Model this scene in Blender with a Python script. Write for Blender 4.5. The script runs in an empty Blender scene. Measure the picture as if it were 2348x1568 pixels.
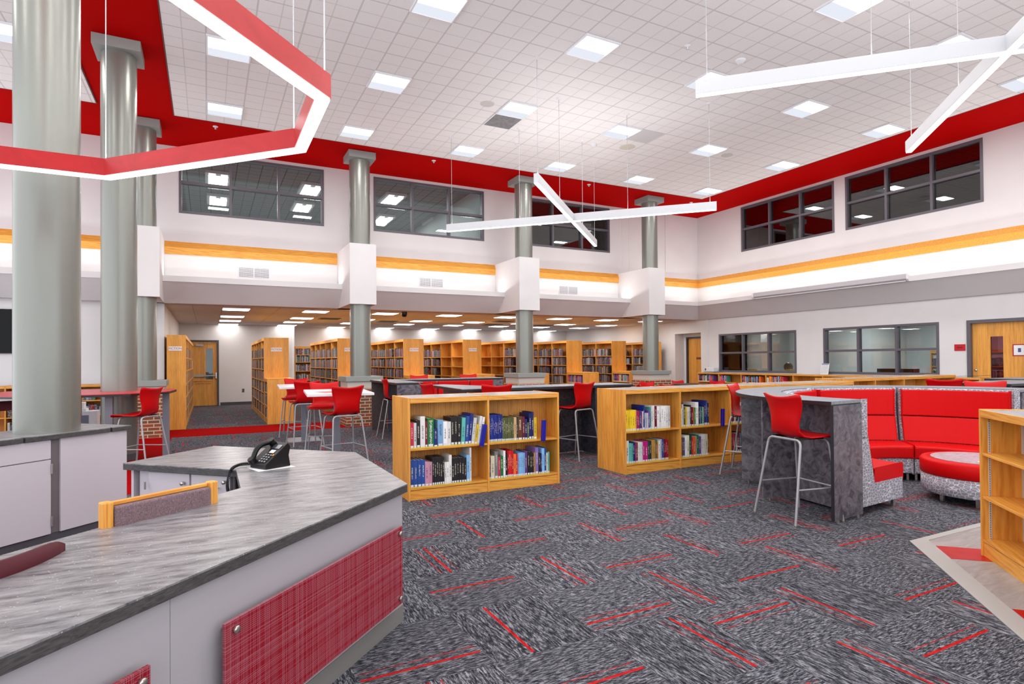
import bpy, math, random
from mathutils import Vector, Matrix
random.seed(7)
R = math.radians
SC = bpy.context.scene
COL = SC.collection

# ---------------------------------------------------------------- camera
F_PX, YAW, PITCH, ROLL, CY = 1353.5786, .4755, .0105, -.0083, 811.7586
CAM_H = 1.42
def cam_axes():
    cy, sy, cp, sp, cr, sr = math.cos(YAW), math.sin(YAW), math.cos(PITCH), math.sin(PITCH), math.cos(ROLL), math.sin(ROLL)
    fwd = Vector((sy*cp, cy*cp, sp)); right = Vector((cy, -sy, 0)); up = right.cross(fwd)
    return cr*right+sr*up, -sr*right+cr*up, fwd
c_r, c_u, c_f = cam_axes()
cam = bpy.data.cameras.new('camera'); cam_o = bpy.data.objects.new('camera', cam); COL.objects.link(cam_o)
m = Matrix.Identity(4)
for i in range(3):
    m[i][0], m[i][1], m[i][2] = c_r[i], c_u[i], -c_f[i]
m[2][3] = CAM_H
cam_o.matrix_world = m
cam.sensor_width = 36; cam.lens = F_PX/2348*36; cam.shift_y = (CY-784)/2348
cam.clip_start = .05; cam.clip_end = 100
SC.camera = cam_o

# ---------------------------------------------------------------- world, exposure
w = bpy.data.worlds.new('world'); SC.world = w; w.use_nodes = True
w.node_tree.nodes['Background'].inputs[0].default_value = (.92, .95, 1, 1)
w.node_tree.nodes['Background'].inputs[1].default_value = 1.9
SC.view_settings.view_transform = 'Standard'; SC.view_settings.look = 'None'
SC.view_settings.gamma = 1; SC.view_settings.use_curve_mapping = False
SC.view_settings.exposure = 0.2
SC.cycles.use_denoising = True
SC.cycles.max_bounces = 6; SC.cycles.diffuse_bounces = 3; SC.cycles.glossy_bounces = 3
SC.cycles.transmission_bounces = 4; SC.cycles.transparent_max_bounces = 8
SC.cycles.caustics_reflective = False; SC.cycles.caustics_refractive = False
SC.cycles.sample_clamp_indirect = 4
SC.cycles.use_adaptive_sampling = True; SC.cycles.adaptive_threshold = .03

# ---------------------------------------------------------------- lamps of the room, and uplights added for the ceiling
ZC = 6.13          # hall ceiling height
ZL = 2.70          # low ceiling over the stacks
E_HALL, E_LOW, E_COVE, E_BAR_FILL, E_RING_FILL, E_ROOM = 21, 13, 5.5, 3.6, 14, 45
def area(name, loc, sx, sy, power, rot=(0, 0, 0), col=(1, .985, .97)):
    l = bpy.data.lights.new(name, 'AREA'); l.shape = 'RECTANGLE'; l.size = sx; l.size_y = sy
    l.energy = power; l.color = col
    o = bpy.data.objects.new(name, l); COL.objects.link(o); o.location = loc; o.rotation_euler = rot
    o.visible_camera = True
    return o

# ---------------------------------------------------------------- materials
def lin(r, g, b):
    f = lambda c: (c/255/12.92) if c/255 <= .04045 else ((c/255+.055)/1.055)**2.4
    return (f(r), f(g), f(b), 1)
def new_mat(name, rough=.5, color=(.8, .8, .8, 1), metal=0, spec=.5):
    m = bpy.data.materials.new(name); m.use_nodes = True
    b = m.node_tree.nodes['Principled BSDF']
    b.inputs['Base Color'].default_value = color; b.inputs['Roughness'].default_value = rough
    b.inputs['Metallic'].default_value = metal; b.inputs['Specular IOR Level'].default_value = spec
    return m, m.node_tree.nodes, m.node_tree.links, b
def N(ns, t, **k):
    n = ns.new('ShaderNode'+t)
    for a, v in k.items():
        setattr(n, a, v)
    return n
def setin(n, **k):
    for a, v in k.items():
        n.inputs[a.replace('_', ' ')].default_value = v
    return n
def ramp(ns, stops, interp='LINEAR'):
    r = ns.new('ShaderNodeValToRGB'); r.color_ramp.interpolation = interp
    e = r.color_ramp.elements
    while len(e) > 1: e.remove(e[-1])
    e[0].position, e[0].color = stops[0]
    for p, c in stops[1:]:
        x = e.new(p); x.color = c
    return r
def mathn(ns, ls, op, a, b=None, c=None):
    n = ns.new('ShaderNodeMath'); n.operation = op
    for i, v in enumerate((a, b, c)):
        if v is None: continue
        if isinstance(v, (int, float)): n.inputs[i].default_value = v
        else: ls.new(v, n.inputs[i])
    return n.outputs[0]
def mixc(ns, ls, fac, a, b, mode='MIX'):
    n = ns.new('ShaderNodeMix'); n.data_type = 'RGBA'; n.blend_type = mode
    for i, v in ((0, fac), (6, a), (7, b)):
        if isinstance(v, (int, float)): n.inputs[i].default_value = v
        elif isinstance(v, tuple): n.inputs[i].default_value = v
        else: ls.new(v, n.inputs[i])
    return n.outputs[2]
def coords(ns, ls, scale=(1, 1, 1), rot=(0, 0, 0), src='Object'):
    t = N(ns, 'TexCoord'); mp = N(ns, 'Mapping'); mp.inputs['Scale'].default_value = scale
    mp.inputs['Rotation'].default_value = rot
    ls.new(t.outputs[src], mp.inputs[0]); return mp.outputs[0]
def noise(ns, ls, vec, scale, detail=2, rough=.5):
    n = N(ns, 'TexNoise'); setin(n, Scale=scale, Detail=detail, Roughness=rough)
    ls.new(vec, n.inputs['Vector']); return n.outputs['Fac']
MATS = {}
def plain(name, rgb, rough=.5, metal=0, spec=.5):
    if name not in MATS:
        MATS[name] = new_mat(name, rough, lin(*rgb), metal, spec)[0]
    return MATS[name]

def wood(name, stretch, dark=(212, 134, 44), light=(246, 182, 82), rough=.42):
    m, ns, ls, b = new_mat(name, rough)
    v = coords(ns, ls, stretch)
    a = noise(ns, ls, v, 3.0, 5, .6)
    wv = N(ns, 'TexWave'); wv.wave_type = 'BANDS'; wv.bands_direction = 'X' if stretch[0] > 5 else 'DIAGONAL'; setin(wv, Scale=1.3, Distortion=7, Detail=3, Detail_Scale=1.2)
    ls.new(v, wv.inputs['Vector'])
    t = mathn(ns, ls, 'ADD', mathn(ns, ls, 'MULTIPLY', a, .8), mathn(ns, ls, 'MULTIPLY', wv.outputs['Fac'], .2))
    rp = ramp(ns, [(.25, lin(*dark)), (.5, lin(*[(x+y)//2+8 for x, y in zip(dark, light)])), (.75, lin(*light))])
    ls.new(t, rp.inputs[0])
    # per-strip tone so panels read as glued boards
    sp = N(ns, 'SeparateXYZ'); tc = N(ns, 'TexCoord'); ls.new(tc.outputs['Object'], sp.inputs[0])
    wn = N(ns, 'TexWhiteNoise'); wn.noise_dimensions = '1D'
    ax = mathn(ns, ls, 'ADD', sp.outputs[0], sp.outputs[1]) if stretch[2] < stretch[0] else sp.outputs[2]
    ls.new(mathn(ns, ls, 'FLOOR', mathn(ns, ls, 'MULTIPLY', ax, 9.0)), wn.inputs['W'])
    mul = mathn(ns, ls, 'ADD', mathn(ns, ls, 'MULTIPLY', wn.outputs[0], .16), .9)
    cb = N(ns, 'CombineXYZ')
    for i in range(3): ls.new(mul, cb.inputs[i])
    ls.new(mixc(ns, ls, 1.0, rp.outputs[0], cb.outputs[0], 'MULTIPLY'), b.inputs['Base Color'])
    return m
WV = wood('oak_vertical_grain', (14, 14, 1.2))
WX = wood('oak_lengthwise_grain', (1.2, 14, 14))
WD = wood('oak_veneer_door', (10, 10, .8), (200, 128, 46), (240, 176, 80), .4)
WIN = wood('oak_back_panel', (10, 10, 1.4), (190, 120, 44), (234, 168, 80), .5)

def mottled(name, c1, c2, scale=9, rough=.35, lo=.35, hi=.65, stretch=(1, 1, 1), dist=1.5):
    m, ns, ls, b = new_mat(name, rough, spec=.04 if rough > .8 else .4)
    n = N(ns, 'TexNoise'); setin(n, Scale=scale, Detail=6, Roughness=.62, Distortion=dist)
    ls.new(coords(ns, ls, stretch), n.inputs['Vector'])
    rp = ramp(ns, [(lo, lin(*c1)), (hi, lin(*c2))]); ls.new(n.outputs['Fac'], rp.inputs[0])
    ls.new(rp.outputs[0], b.inputs['Base Color']); return m
LAM = mottled('grey_marbled_laminate', (66, 64, 72), (128, 122, 130), 10)
LAMTOP = mottled('grey_counter_laminate', (120, 126, 135), (146, 152, 160), 14, .4)
LAMD = mottled('dark_slate_laminate', (46, 46, 54), (84, 84, 94), 12)
BRN = mottled('brown_grey_laminate', (82, 70, 68), (118, 104, 100), 20, .4, stretch=(6, 6, .8))
GREYTOP = mottled('grey_laminate_inset', (132, 140, 152), (166, 172, 182), 30, .3)
EDGE = plain('black_edge_band', (34, 32, 38), .4)

def solid_surface():
    m, ns, ls, b = new_mat('streaked_grey_solid_surface', .3)
    v = coords(ns, ls, (3.4, 13, 9), (0, 0, R(-20)))
    n = noise(ns, ls, v, 1.5, 10, .74)
    rp = ramp(ns, [(.34, lin(70, 70, 74)), (.47, lin(124, 124, 127)), (.62, lin(158, 157, 159))])
    ls.new(n, rp.inputs[0])
    v2 = coords(ns, ls)
    vo = N(ns, 'TexVoronoi'); setin(vo, Scale=75); ls.new(v2, vo.inputs['Vector'])
    chip = mathn(ns, ls, 'MULTIPLY', mathn(ns, ls, 'LESS_THAN', vo.outputs['Distance'], .19),
                 mathn(ns, ls, 'GREATER_THAN', noise(ns, ls, v2, 40), .56))
    c = mixc(ns, ls, mathn(ns, ls, 'MULTIPLY', chip, .55), rp.outputs[0], lin(222, 222, 222))
    ls.new(c, b.inputs['Base Color']); return m
CORIAN = solid_surface()
EDGESS = mottled('dark_streaked_counter_edge', (58, 57, 58), (92, 90, 90), 6, .4, stretch=(3, 3, 20))
PANEL = plain('light_grey_laminate_panel', (206, 198, 206), .45)
PANELF = plain('grey_laminate_front', (176, 172, 178), .5)
PAINT = None
def paint(name, rgb, rough=.75):
    m, ns, ls, b = new_mat(name, rough, spec=.25)
    n = noise(ns, ls, coords(ns, ls), 1.2, 2)
    c = [x for x in rgb]
    rp = ramp(ns, [(.3, lin(*[x-3 for x in c])), (.7, lin(*[min(255, x+3) for x in c]))])
    ls.new(n, rp.inputs[0]); ls.new(rp.outputs[0], b.inputs['Base Color']); return m
WALL = paint('warm_white_wall_paint', (226, 223, 223))
WALLW = paint('white_cove_paint', (240, 239, 238))
REDP = plain('red_soffit_paint', (184, 0, 0), .85, 0, .04)
COLM = None
def column_paint():
    m, ns, ls, b = new_mat('grey_green_satin_paint', .3, lin(138, 140, 133), 0.45, .6)
    n = noise(ns, ls, coords(ns, ls, (1, 1, 6)), 60, 2)
    bp = N(ns, 'Bump'); setin(bp, Strength=.06, Distance=.01); ls.new(n, bp.inputs['Height']); ls.new(bp.outputs[0], b.inputs['Normal'])
    return m
COLM = column_paint()
CAPM = plain('grey_green_matt_paint', (150, 154, 150), .55)
FRAME = plain('dark_grey_steel_frame', (96, 92, 100), .4)
DFRAME = plain('charcoal_door_frame', (66, 62, 68), .4)
STEEL = plain('silver_powder_coat', (168, 168, 172), .35, .35)
CHROME = plain('brushed_nickel', (206, 202, 196), .25, .9)
LEGG = plain('grey_blue_table_leg_paint', (128, 130, 142), .4)
REDPL = plain('red_moulded_plastic', (200, 2, 8), .38, 0, .25)
REDV = plain('red_vinyl_upholstery', (204, 0, 4), .5, 0, .2)
WHITE = plain('white_laminate', (236, 236, 240), .3)
BLACK = plain('black_plastic', (11, 11, 13), .32, 0, .4)
BLUE = plain('blue_steel_bookend', (14, 22, 160), .35)
PAPER = plain('white_paper', (240, 240, 240), .7)
PAGES = plain('cream_book_pages', (226, 220, 206), .8)
BASEB = plain('dark_grey_rubber_base', (78, 76, 84), .6)
BASEL = plain('grey_rubber_base', (128, 126, 124), .55)
MAROON = plain('maroon_plastic', (84, 32, 42), .5, 0, .2)
DARK = plain('black_glass_screen', (8, 7, 9), .1, 0, .15)

def emis(name, rgb, s):
    m = bpy.data.materials.new(name); m.use_nodes = True; ns = m.node_tree.nodes; ls = m.node_tree.links
    ns.remove(ns['Principled BSDF']); e = N(ns, 'Emission'); e.inputs[0].default_value = lin(*rgb); e.inputs[1].default_value = s
    ls.new(e.outputs[0], ns['Material Output'].inputs[0]); return m
GLOW = emis('lit_white_diffuser', (255, 253, 250), 1.5)
GLOW2 = emis('lit_white_lamp_centre', (255, 255, 255), 2.2)
GLOWS = emis('soft_lit_basket', (226, 231, 242), .92)
BARGLOW = emis('lit_linear_lens', (255, 253, 250), 3.0)

def glass(name, tint, refl=1.0, rough=0):
    m = bpy.data.materials.new(name); m.use_nodes = True; ns = m.node_tree.nodes; ls = m.node_tree.links
    ns.remove(ns['Principled BSDF'])
    tr = N(ns, 'BsdfTransparent'); tr.inputs[0].default_value = tint
    gl = N(ns, 'BsdfGlossy'); gl.inputs['Roughness'].default_value = rough
    fr = N(ns, 'Fresnel'); fr.inputs[0].default_value = 1.52
    mx = N(ns, 'MixShader'); ls.new(mathn(ns, ls, 'MULTIPLY', fr.outputs[0], refl), mx.inputs[0])
    ls.new(tr.outputs[0], mx.inputs[1]); ls.new(gl.outputs[0], mx.inputs[2])
    ls.new(mx.outputs[0], ns['Material Output'].inputs[0]); return m
GLASS = glass('clear_window_glass', (.86, .9, .9, 1), 1.3)
GLASST = glass('tinted_window_glass', (.55, .58, .58, 1), 2.6)

def carpet():
    m, ns, ls, b = new_mat('charcoal_carpet_tile_with_red_dashes', .95, spec=.05)
    T = .605
    tc = N(ns, 'TexCoord'); s = N(ns, 'SeparateXYZ'); ls.new(tc.outputs['Object'], s.inputs[0])
    M_ = lambda op, a, b_=None, c=None: mathn(ns, ls, op, a, b_, c)
    u = M_('DIVIDE', M_('SUBTRACT', s.outputs[0], 1.19), T); v = M_('DIVIDE', M_('SUBTRACT', s.outputs[1], 3.12), T)
    iu, iv = M_('FLOOR', u), M_('FLOOR', v); fu, fv = M_('SUBTRACT', u, iu), M_('SUBTRACT', v, iv)
    par = M_('FLOORED_MODULO', M_('ADD', iu, iv), 2.0)
    ip = M_('SUBTRACT', 1.0, par)
    al = M_('ADD', M_('MULTIPLY', fu, ip), M_('MULTIPLY', fv, par))      # along the pile lines
    ac = M_('ADD', M_('MULTIPLY', fv, ip), M_('MULTIPLY', fu, par))      # across
    cid = N(ns, 'CombineXYZ'); ls.new(iu, cid.inputs[0]); ls.new(iv, cid.inputs[1])
    wn = N(ns, 'TexWhiteNoise'); wn.noise_dimensions = '3D'; ls.new(cid.outputs[0], wn.inputs['Vector'])
    sc = N(ns, 'SeparateColor'); ls.new(wn.outputs['Color'], sc.inputs[0])
    r1, r2, r3 = sc.outputs[0], sc.outputs[1], sc.outputs[2]
    st = N(ns, 'CombineXYZ')
    ls.new(M_('ADD', M_('MULTIPLY', al, 10.0), M_('MULTIPLY', iu, 31.7)), st.inputs[0])
    ls.new(M_('ADD', M_('MULTIPLY', ac, 58.0), M_('MULTIPLY', iv, 17.3)), st.inputs[1]); ls.new(par, st.inputs[2])
    n1 = noise(ns, ls, st.outputs[0], 1.5, 5, .75)
    n2 = noise(ns, ls, st.outputs[0], .8, 5, .75)
    t = M_('ADD', M_('MULTIPLY', n1, .66), M_('MULTIPLY', n2, .38))
    rp = ramp(ns, [(.43, lin(28, 28, 32)), (.52, lin(72, 73, 80)), (.62, lin(158, 159, 166))]); ls.new(t, rp.inputs[0])
    def dash(pos, width, thr):
        d = M_('ABSOLUTE', M_('SUBTRACT', ac, pos))
        return M_('MULTIPLY', M_('LESS_THAN', d, width), M_('GREATER_THAN', n1, thr))
    p1 = M_('ADD', M_('MULTIPLY', r1, .6), .2)
    d1 = dash(p1, .015, .43)
    d2 = M_('MULTIPLY', dash(M_('ADD', p1, .10), .007, .50), M_('GREATER_THAN', r2, .2))
    d3 = M_('MULTIPLY', dash(M_('SUBTRACT', p1, .11), .006, .50), M_('GREATER_THAN', r3, .45))
    red = M_('MINIMUM', M_('ADD', d1, M_('ADD', d2, d3)), 1.0)
    endm = M_('MULTIPLY', M_('GREATER_THAN', al, .02), M_('LESS_THAN', al, .98))
    on = M_('MULTIPLY', M_('MULTIPLY', red, endm), .9)
    tone = M_('ADD', M_('MULTIPLY', r2, .22), .86)
    cb = N(ns, 'CombineXYZ'); [ls.new(tone, cb.inputs[i]) for i in range(3)]
    base = mixc(ns, ls, 1.0, rp.outputs[0], cb.outputs[0], 'MULTIPLY')
    ls.new(mixc(ns, ls, on, base, lin(190, 16, 14)), b.inputs['Base Color']); return m
CARPET = carpet()
REDC = mottled('red_carpet_border', (140, 0, 0), (168, 2, 2), 60, .95)
VINYL = mottled('grey_vinyl_plank', (142, 138, 136), (168, 164, 162), 3, .35, stretch=(1, 5, 1))
VINYLR = mottled('red_vinyl_plank', (168, 8, 14), (192, 14, 20), 5, .3)
TRIMV = plain('light_grey_floor_trim', (170, 168, 164), .5)

def tiles(name, base, line, pitch, ox, oy, half=True, lw=.022, rough=.85):
    m, ns, ls, b = new_mat(name, rough, spec=.2)
    M_ = lambda op, a, b_=None, c=None: mathn(ns, ls, op, a, b_, c)
    tc = N(ns, 'TexCoord'); s = N(ns, 'SeparateXYZ'); ls.new(tc.outputs['Object'], s.inputs[0])
    def edge(o, off, p, w_):
        q = M_('FRACT', M_('DIVIDE', M_('SUBTRACT', o, off), p))
        return M_('MAXIMUM', M_('LESS_THAN', q, w_/p), M_('GREATER_THAN', q, 1-w_/p))
    g = M_('MAXIMUM', edge(s.outputs[0], ox, pitch, lw*.5), edge(s.outputs[1], oy, pitch, lw*.5))
    if half:
        h = M_('MAXIMUM', edge(s.outputs[0], ox+pitch/2, pitch, lw*.35), edge(s.outputs[1], oy+pitch/2, pitch, lw*.35))
    else:
        h = M_('MULTIPLY', g, 0.0)
    n = noise(ns, ls, tc.outputs['Object'], 120, 2)
    rp = ramp(ns, [(.35, lin(*[x-9 for x in base])), (.6, lin(*base))]); ls.new(n, rp.inputs[0])
    c = mixc(ns, ls, M_('MULTIPLY', h, .55), rp.outputs[0], lin(*line))
    c = mixc(ns, ls, M_('MULTIPLY', g, .8), c, lin(*line))
    ls.new(c, b.inputs['Base Color'])
    bp = N(ns, 'Bump'); setin(bp, Strength=.6, Distance=.01)
    ls.new(M_('SUBTRACT', 1.0, M_('MAXIMUM', g, h)), bp.inputs['Height']); ls.new(bp.outputs[0], b.inputs['Normal'])
    return m
TILE = tiles('white_scored_ceiling_tile', (247, 246, 246), (206, 203, 203), .608, -.015, 4.546)
TILEL = tiles('beige_lay_in_ceiling_tile', (212, 208, 212), (180, 168, 162), .608, .3, 15.2, False)
TILEU = tiles('grey_office_ceiling_tile', (160, 164, 166), (84, 88, 92), .608, .1, .2, True)

def brick():
    m, ns, ls, b = new_mat('brown_brick', .85, spec=.2)
    tc = N(ns, 'TexCoord'); s = N(ns, 'SeparateXYZ'); ls.new(tc.outputs['Object'], s.inputs[0])
    cb = N(ns, 'CombineXYZ'); ls.new(mathn(ns, ls, 'ADD', s.outputs[0], s.outputs[1]), cb.inputs[0]); ls.new(s.outputs[2], cb.inputs[1])
    bt = N(ns, 'TexBrick'); ls.new(cb.outputs[0], bt.inputs['Vector'])
    bt.inputs['Color1'].default_value = lin(166, 84, 58); bt.inputs['Color2'].default_value = lin(112, 84, 66)
    bt.inputs['Mortar'].default_value = lin(206, 190, 164)
    setin(bt, Scale=1, Mortar_Size=.009, Brick_Width=.2, Row_Height=.068)
    ls.new(bt.outputs[0], b.inputs['Base Color']); return m
BRICK = brick()

def hexfabric():
    m, ns, ls, b = new_mat('grey_fabric_with_white_honeycomb_lines', .8, spec=.2)
    tc = N(ns, 'TexCoord'); 
    vo = N(ns, 'TexVoronoi'); vo.feature = 'DISTANCE_TO_EDGE'; setin(vo, Scale=30, Randomness=.85)
    mp = N(ns, 'Mapping'); mp.inputs['Scale'].default_value = (.8, .8, 1.35); ls.new(tc.outputs['Object'], mp.inputs[0]); ls.new(mp.outputs[0], vo.inputs['Vector'])
    rp = ramp(ns, [(.0, lin(222, 222, 228)), (.035, lin(210, 210, 218)), (.07, lin(142, 142, 152)), (1, lin(146, 146, 156))])
    ls.new(vo.outputs['Distance'], rp.inputs[0]); ls.new(rp.outputs[0], b.inputs['Base Color']); return m
FABRIC = hexfabric()
TWEED = mottled('mauve_tweed_upholstery', (104, 84, 90), (150, 128, 132), 160, .95)

def acrylic():
    m, ns, ls, b = new_mat('red_acrylic_with_woven_lines', .18, lin(150, 16, 40))
    tc = N(ns, 'TexCoord'); s = N(ns, 'SeparateXYZ'); ls.new(tc.outputs['Object'], s.inputs[0])
    M_ = lambda op, a, b_=None, c=None: mathn(ns, ls, op, a, b_, c)
    def lines(o, p, seed, thr):
        x = M_('MULTIPLY', o, 1/p); wn = N(ns, 'TexWhiteNoise'); wn.noise_dimensions = '1D'
        ls.new(M_('ADD', M_('FLOOR', x), seed), wn.inputs['W'])
        return M_('MULTIPLY', M_('LESS_THAN', M_('FRACT', x), .27), M_('GREATER_THAN', wn.outputs[0], thr))
    vtc = N(ns, 'TexCoord'); nz = noise(ns, ls, vtc.outputs['Object'], 14, 2)
    hz_ = M_('MAXIMUM', lines(s.outputs[0], .0072, 3, .3), lines(M_('ADD', s.outputs[0], .3), .0047, 9, .7))
    vz_ = M_('MAXIMUM', lines(s.outputs[2], .0072, 5, .3), lines(M_('ADD', s.outputs[2], .3), .0047, 11, .7))
    l = M_('MULTIPLY', M_('MINIMUM', M_('ADD', M_('MULTIPLY', hz_, .55), M_('MULTIPLY', vz_, .55)), 1.0), M_('ADD', M_('MULTIPLY', nz, .3), .4))
    ls.new(mixc(ns, ls, l, lin(146, 12, 32), lin(200, 150, 164)), b.inputs['Base Color']); return m
ACRYL = acrylic()

def book_cover():
    m, ns, ls, b = new_mat('printed_book_cover', .42)
    M_ = lambda op, a, b_=None, c=None: mathn(ns, ls, op, a, b_, c)
    oi = N(ns, 'ObjectInfo'); tc = N(ns, 'TexCoord'); s = N(ns, 'SeparateXYZ'); ls.new(tc.outputs['Generated'], s.inputs[0])
    gx, gy, gz = s.outputs
    front = M_('LESS_THAN', gy, .04)
    bw = N(ns, 'RGBToBW'); ls.new(oi.outputs['Color'], bw.inputs[0])
    txt = mixc(ns, ls, M_('GREATER_THAN', bw.outputs[0], .3), lin(226, 216, 190), lin(40, 36, 60))
    so = N(ns, 'SeparateXYZ'); ls.new(tc.outputs['Object'], so.inputs[0])
    cv = N(ns, 'CombineXYZ'); ls.new(M_('MULTIPLY', so.outputs[0], 60.0), cv.inputs[0])
    ls.new(M_('MULTIPLY', so.outputs[2], 210.0), cv.inputs[2]); ls.new(M_('MULTIPLY', oi.outputs['Random'], 50.0), cv.inputs[1])
    nn = noise(ns, ls, cv.outputs[0], 1.0, 1)
    lo = M_('ADD', M_('MULTIPLY', oi.outputs['Random'], .2), .26); hi = M_('ADD', lo, .42)
    band = M_('MULTIPLY', M_('MULTIPLY', M_('GREATER_THAN', gz, lo), M_('LESS_THAN', gz, hi)),
              M_('MULTIPLY', M_('GREATER_THAN', gx, .34), M_('LESS_THAN', gx, .66)))
    t = M_('MULTIPLY', M_('MULTIPLY', band, front), M_('GREATER_THAN', nn, .5))
    c = mixc(ns, ls, M_('MULTIPLY', t, .85), oi.outputs['Color'], txt)
    tag_ = M_('MULTIPLY', M_('MULTIPLY', M_('GREATER_THAN', gz, .04), M_('LESS_THAN', gz, .12)), M_('MULTIPLY', front, M_('MULTIPLY', M_('GREATER_THAN', gx, .12), M_('LESS_THAN', gx, .88))))
    c = mixc(ns, ls, tag_, c, lin(236, 236, 238))
    yel = M_('MULTIPLY', M_('LESS_THAN', gz, .035), front)
    c = mixc(ns, ls, yel, c, lin(226, 206, 60))
    ls.new(c, b.inputs['Base Color']); return m
BOOKM = book_cover()
def many_books():
    m, ns, ls, b = new_mat('assorted_book_spines', .5)
    g = N(ns, 'NewGeometry'); r = g.outputs['Random Per Island']
    cols = [(58, 54, 66), (120, 112, 124), (34, 34, 44), (150, 150, 158), (96, 60, 62), (70, 84, 112), (186, 180, 176), (128, 24, 34), (44, 60, 92),
            (92, 78, 100), (200, 196, 190), (60, 96, 100), (84, 70, 58), (30, 28, 34), (154, 116, 80), (108, 84, 110), (176, 60, 50), (66, 110, 76), (140, 160, 186), (48, 44, 56)]
    rp = ramp(ns, [(i/len(cols), lin(*c)) for i, c in enumerate(cols)], 'CONSTANT'); ls.new(r, rp.inputs[0])
    tc = N(ns, 'TexCoord'); n = noise(ns, ls, tc.outputs['Object'], 46, 2)
    c = mixc(ns, ls, mathn(ns, ls, 'MULTIPLY', mathn(ns, ls, 'GREATER_THAN', n, .58), .4), rp.outputs[0], lin(214, 206, 198))
    ls.new(c, b.inputs['Base Color']); return m
MANYB = many_books()

# ---------------------------------------------------------------- mesh helpers
def tagp(o, label=None, cat=None, group=None, kind=None):
    if label: o['label'] = label
    if cat: o['category'] = cat
    if group: o['group'] = group
    if kind: o['kind'] = kind
    return o
class MB:
    def __init__(s): s.v = []; s.f = []; s.sm = []
    def add(s, vs, fs, smooth=False):
        n = len(s.v); s.v += [tuple(v) for v in vs]; s.f += [tuple(i+n for i in f) for f in fs]; s.sm += [smooth]*len(fs); return s
    def box(s, x0, y0, z0, x1, y1, z1, M=None):
        vs = [(x, y, z) for z in (z0, z1) for x, y in ((x0, y0), (x1, y0), (x1, y1), (x0, y1))]
        if M is not None: vs = [M @ Vector(v) for v in vs]
        return s.add(vs, [(0, 3, 2, 1), (4, 5, 6, 7), (0, 1, 5, 4), (1, 2, 6, 5), (2, 3, 7, 6), (3, 0, 4, 7)])
    def prism(s, poly, z0, z1):
        a = sum(p[0]*q[1]-q[0]*p[1] for p, q in zip(poly, poly[1:]+poly[:1]))
        if a < 0: poly = poly[::-1]
        n = len(poly)
        vs = [(x, y, z0) for x, y in poly]+[(x, y, z1) for x, y in poly]
        return s.add(vs, [tuple(range(n))[::-1], tuple(range(n, 2*n))]+[(i, (i+1) % n, n+(i+1) % n, n+i) for i in range(n)])
    def extr(s, prof, a, b, axis):
        """profile in (u, z) swept along axis between a and b; axis 'x' : u=y ; axis 'y' : u=x"""
        n = len(prof); P = (lambda t, u, z: (t, u, z)) if axis == 'x' else (lambda t, u, z: (u, t, z))
        vs = [P(a, u, z) for u, z in prof]+[P(b, u, z) for u, z in prof]
        return s.add(vs, [tuple(range(n)), tuple(range(n, 2*n))[::-1]]+[((i+1) % n, i, n+i, n+(i+1) % n) for i in range(n)])
    def lathe(s, cx, cy, prof, n=32, a0=0, a1=360, cap=True):
        full = abs(a1-a0-360) < 1e-6; k = n if full else n+1
        vs = []
        for i in range(k):
            t = R(a0+(a1-a0)*i/n); c, q = math.cos(t), math.sin(t)
            vs += [(cx+r*c, cy+r*q, z) for r, z in prof]
        m_ = len(prof); fs = []
        for i in range(n):
            j = (i+1) % k
            for q in range(m_-1): fs.append((i*m_+q, j*m_+q, j*m_+q+1, i*m_+q+1))
        s.add(vs, fs, True)  # inset strip coloured darker than the panels beside it
        return s
    def cyl(s, x, y, z0, z1, r, n=24):
        c = [(x+r*math.cos(2*math.pi*i/n), y+r*math.sin(2*math.pi*i/n)) for i in range(n)]
        vs = [(a, b, z0) for a, b in c]+[(a, b, z1) for a, b in c]
        s.add(vs, [(i, (i+1) % n, n+(i+1) % n, n+i) for i in range(n)], True)
        return s.add(vs, [tuple(range(n))[::-1], tuple(range(n, 2*n))])
    def tube(s, pts, r, n=10, closed=False):
        pts = [Vector(p) for p in pts]; vs = []; m_ = len(pts)
        d0 = (pts[1]-pts[0]).normalized(); up = Vector((0, 0, 1)) if abs(d0.z) < .9 else Vector((1, 0, 0))
        nrm = (up-d0*up.dot(d0)).normalized()
        for i, p in enumerate(pts):
            d = (pts[min(i+1, m_-1)]-pts[max(i-1, 0)]).normalized()
            nrm = (nrm-d*nrm.dot(d)).normalized(); bi = d.cross(nrm)
            vs += [p+(nrm*math.cos(2*math.pi*k/n)+bi*math.sin(2*math.pi*k/n))*r for k in range(n)]
        fs = [(i*n+k, i*n+(k+1) % n, (i+1)*n+(k+1) % n, (i+1)*n+k) for i in range(m_-1) for k in range(n)]
        s.add(vs, fs, True)
        return s.add([], []) or s
    def build(s, name, mat, parent=None, bevel=0, **tags):
        me = bpy.data.meshes.new(name); me.from_pydata(s.v, [], s.f); me.materials.append(mat)
        me.polygons.foreach_set('use_smooth', s.sm); me.validate(); me.update()
        o = bpy.data.objects.new(name, me); COL.objects.link(o)
        if parent is not None: o.parent = parent
        if bevel:
            b = o.modifiers.new('bevel', 'BEVEL'); b.width = bevel; b.segments = 2; b.limit_method = 'ANGLE'
        return tagp(o, **tags)
def empty(name, loc=(0, 0, 0), rz=0, label=None, cat=None, group=None, kind=None):
    o = bpy.data.objects.new(name, None); COL.objects.link(o); o.empty_display_size = .1
    o.location = loc; o.rotation_euler = (0, 0, rz)
    return tagp(o, label, cat, group, kind)
def copy_tree(o, parent=None):
    c = o.copy(); COL.objects.link(c); c.parent = parent
    for ch in list(o.children): copy_tree(ch, c)
    return c
def box(name, mat, x0, y0, z0, x1, y1, z1, parent=None, bevel=0, **t):
    return MB().box(x0, y0, z0, x1, y1, z1).build(name, mat, parent, bevel, **t)
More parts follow.
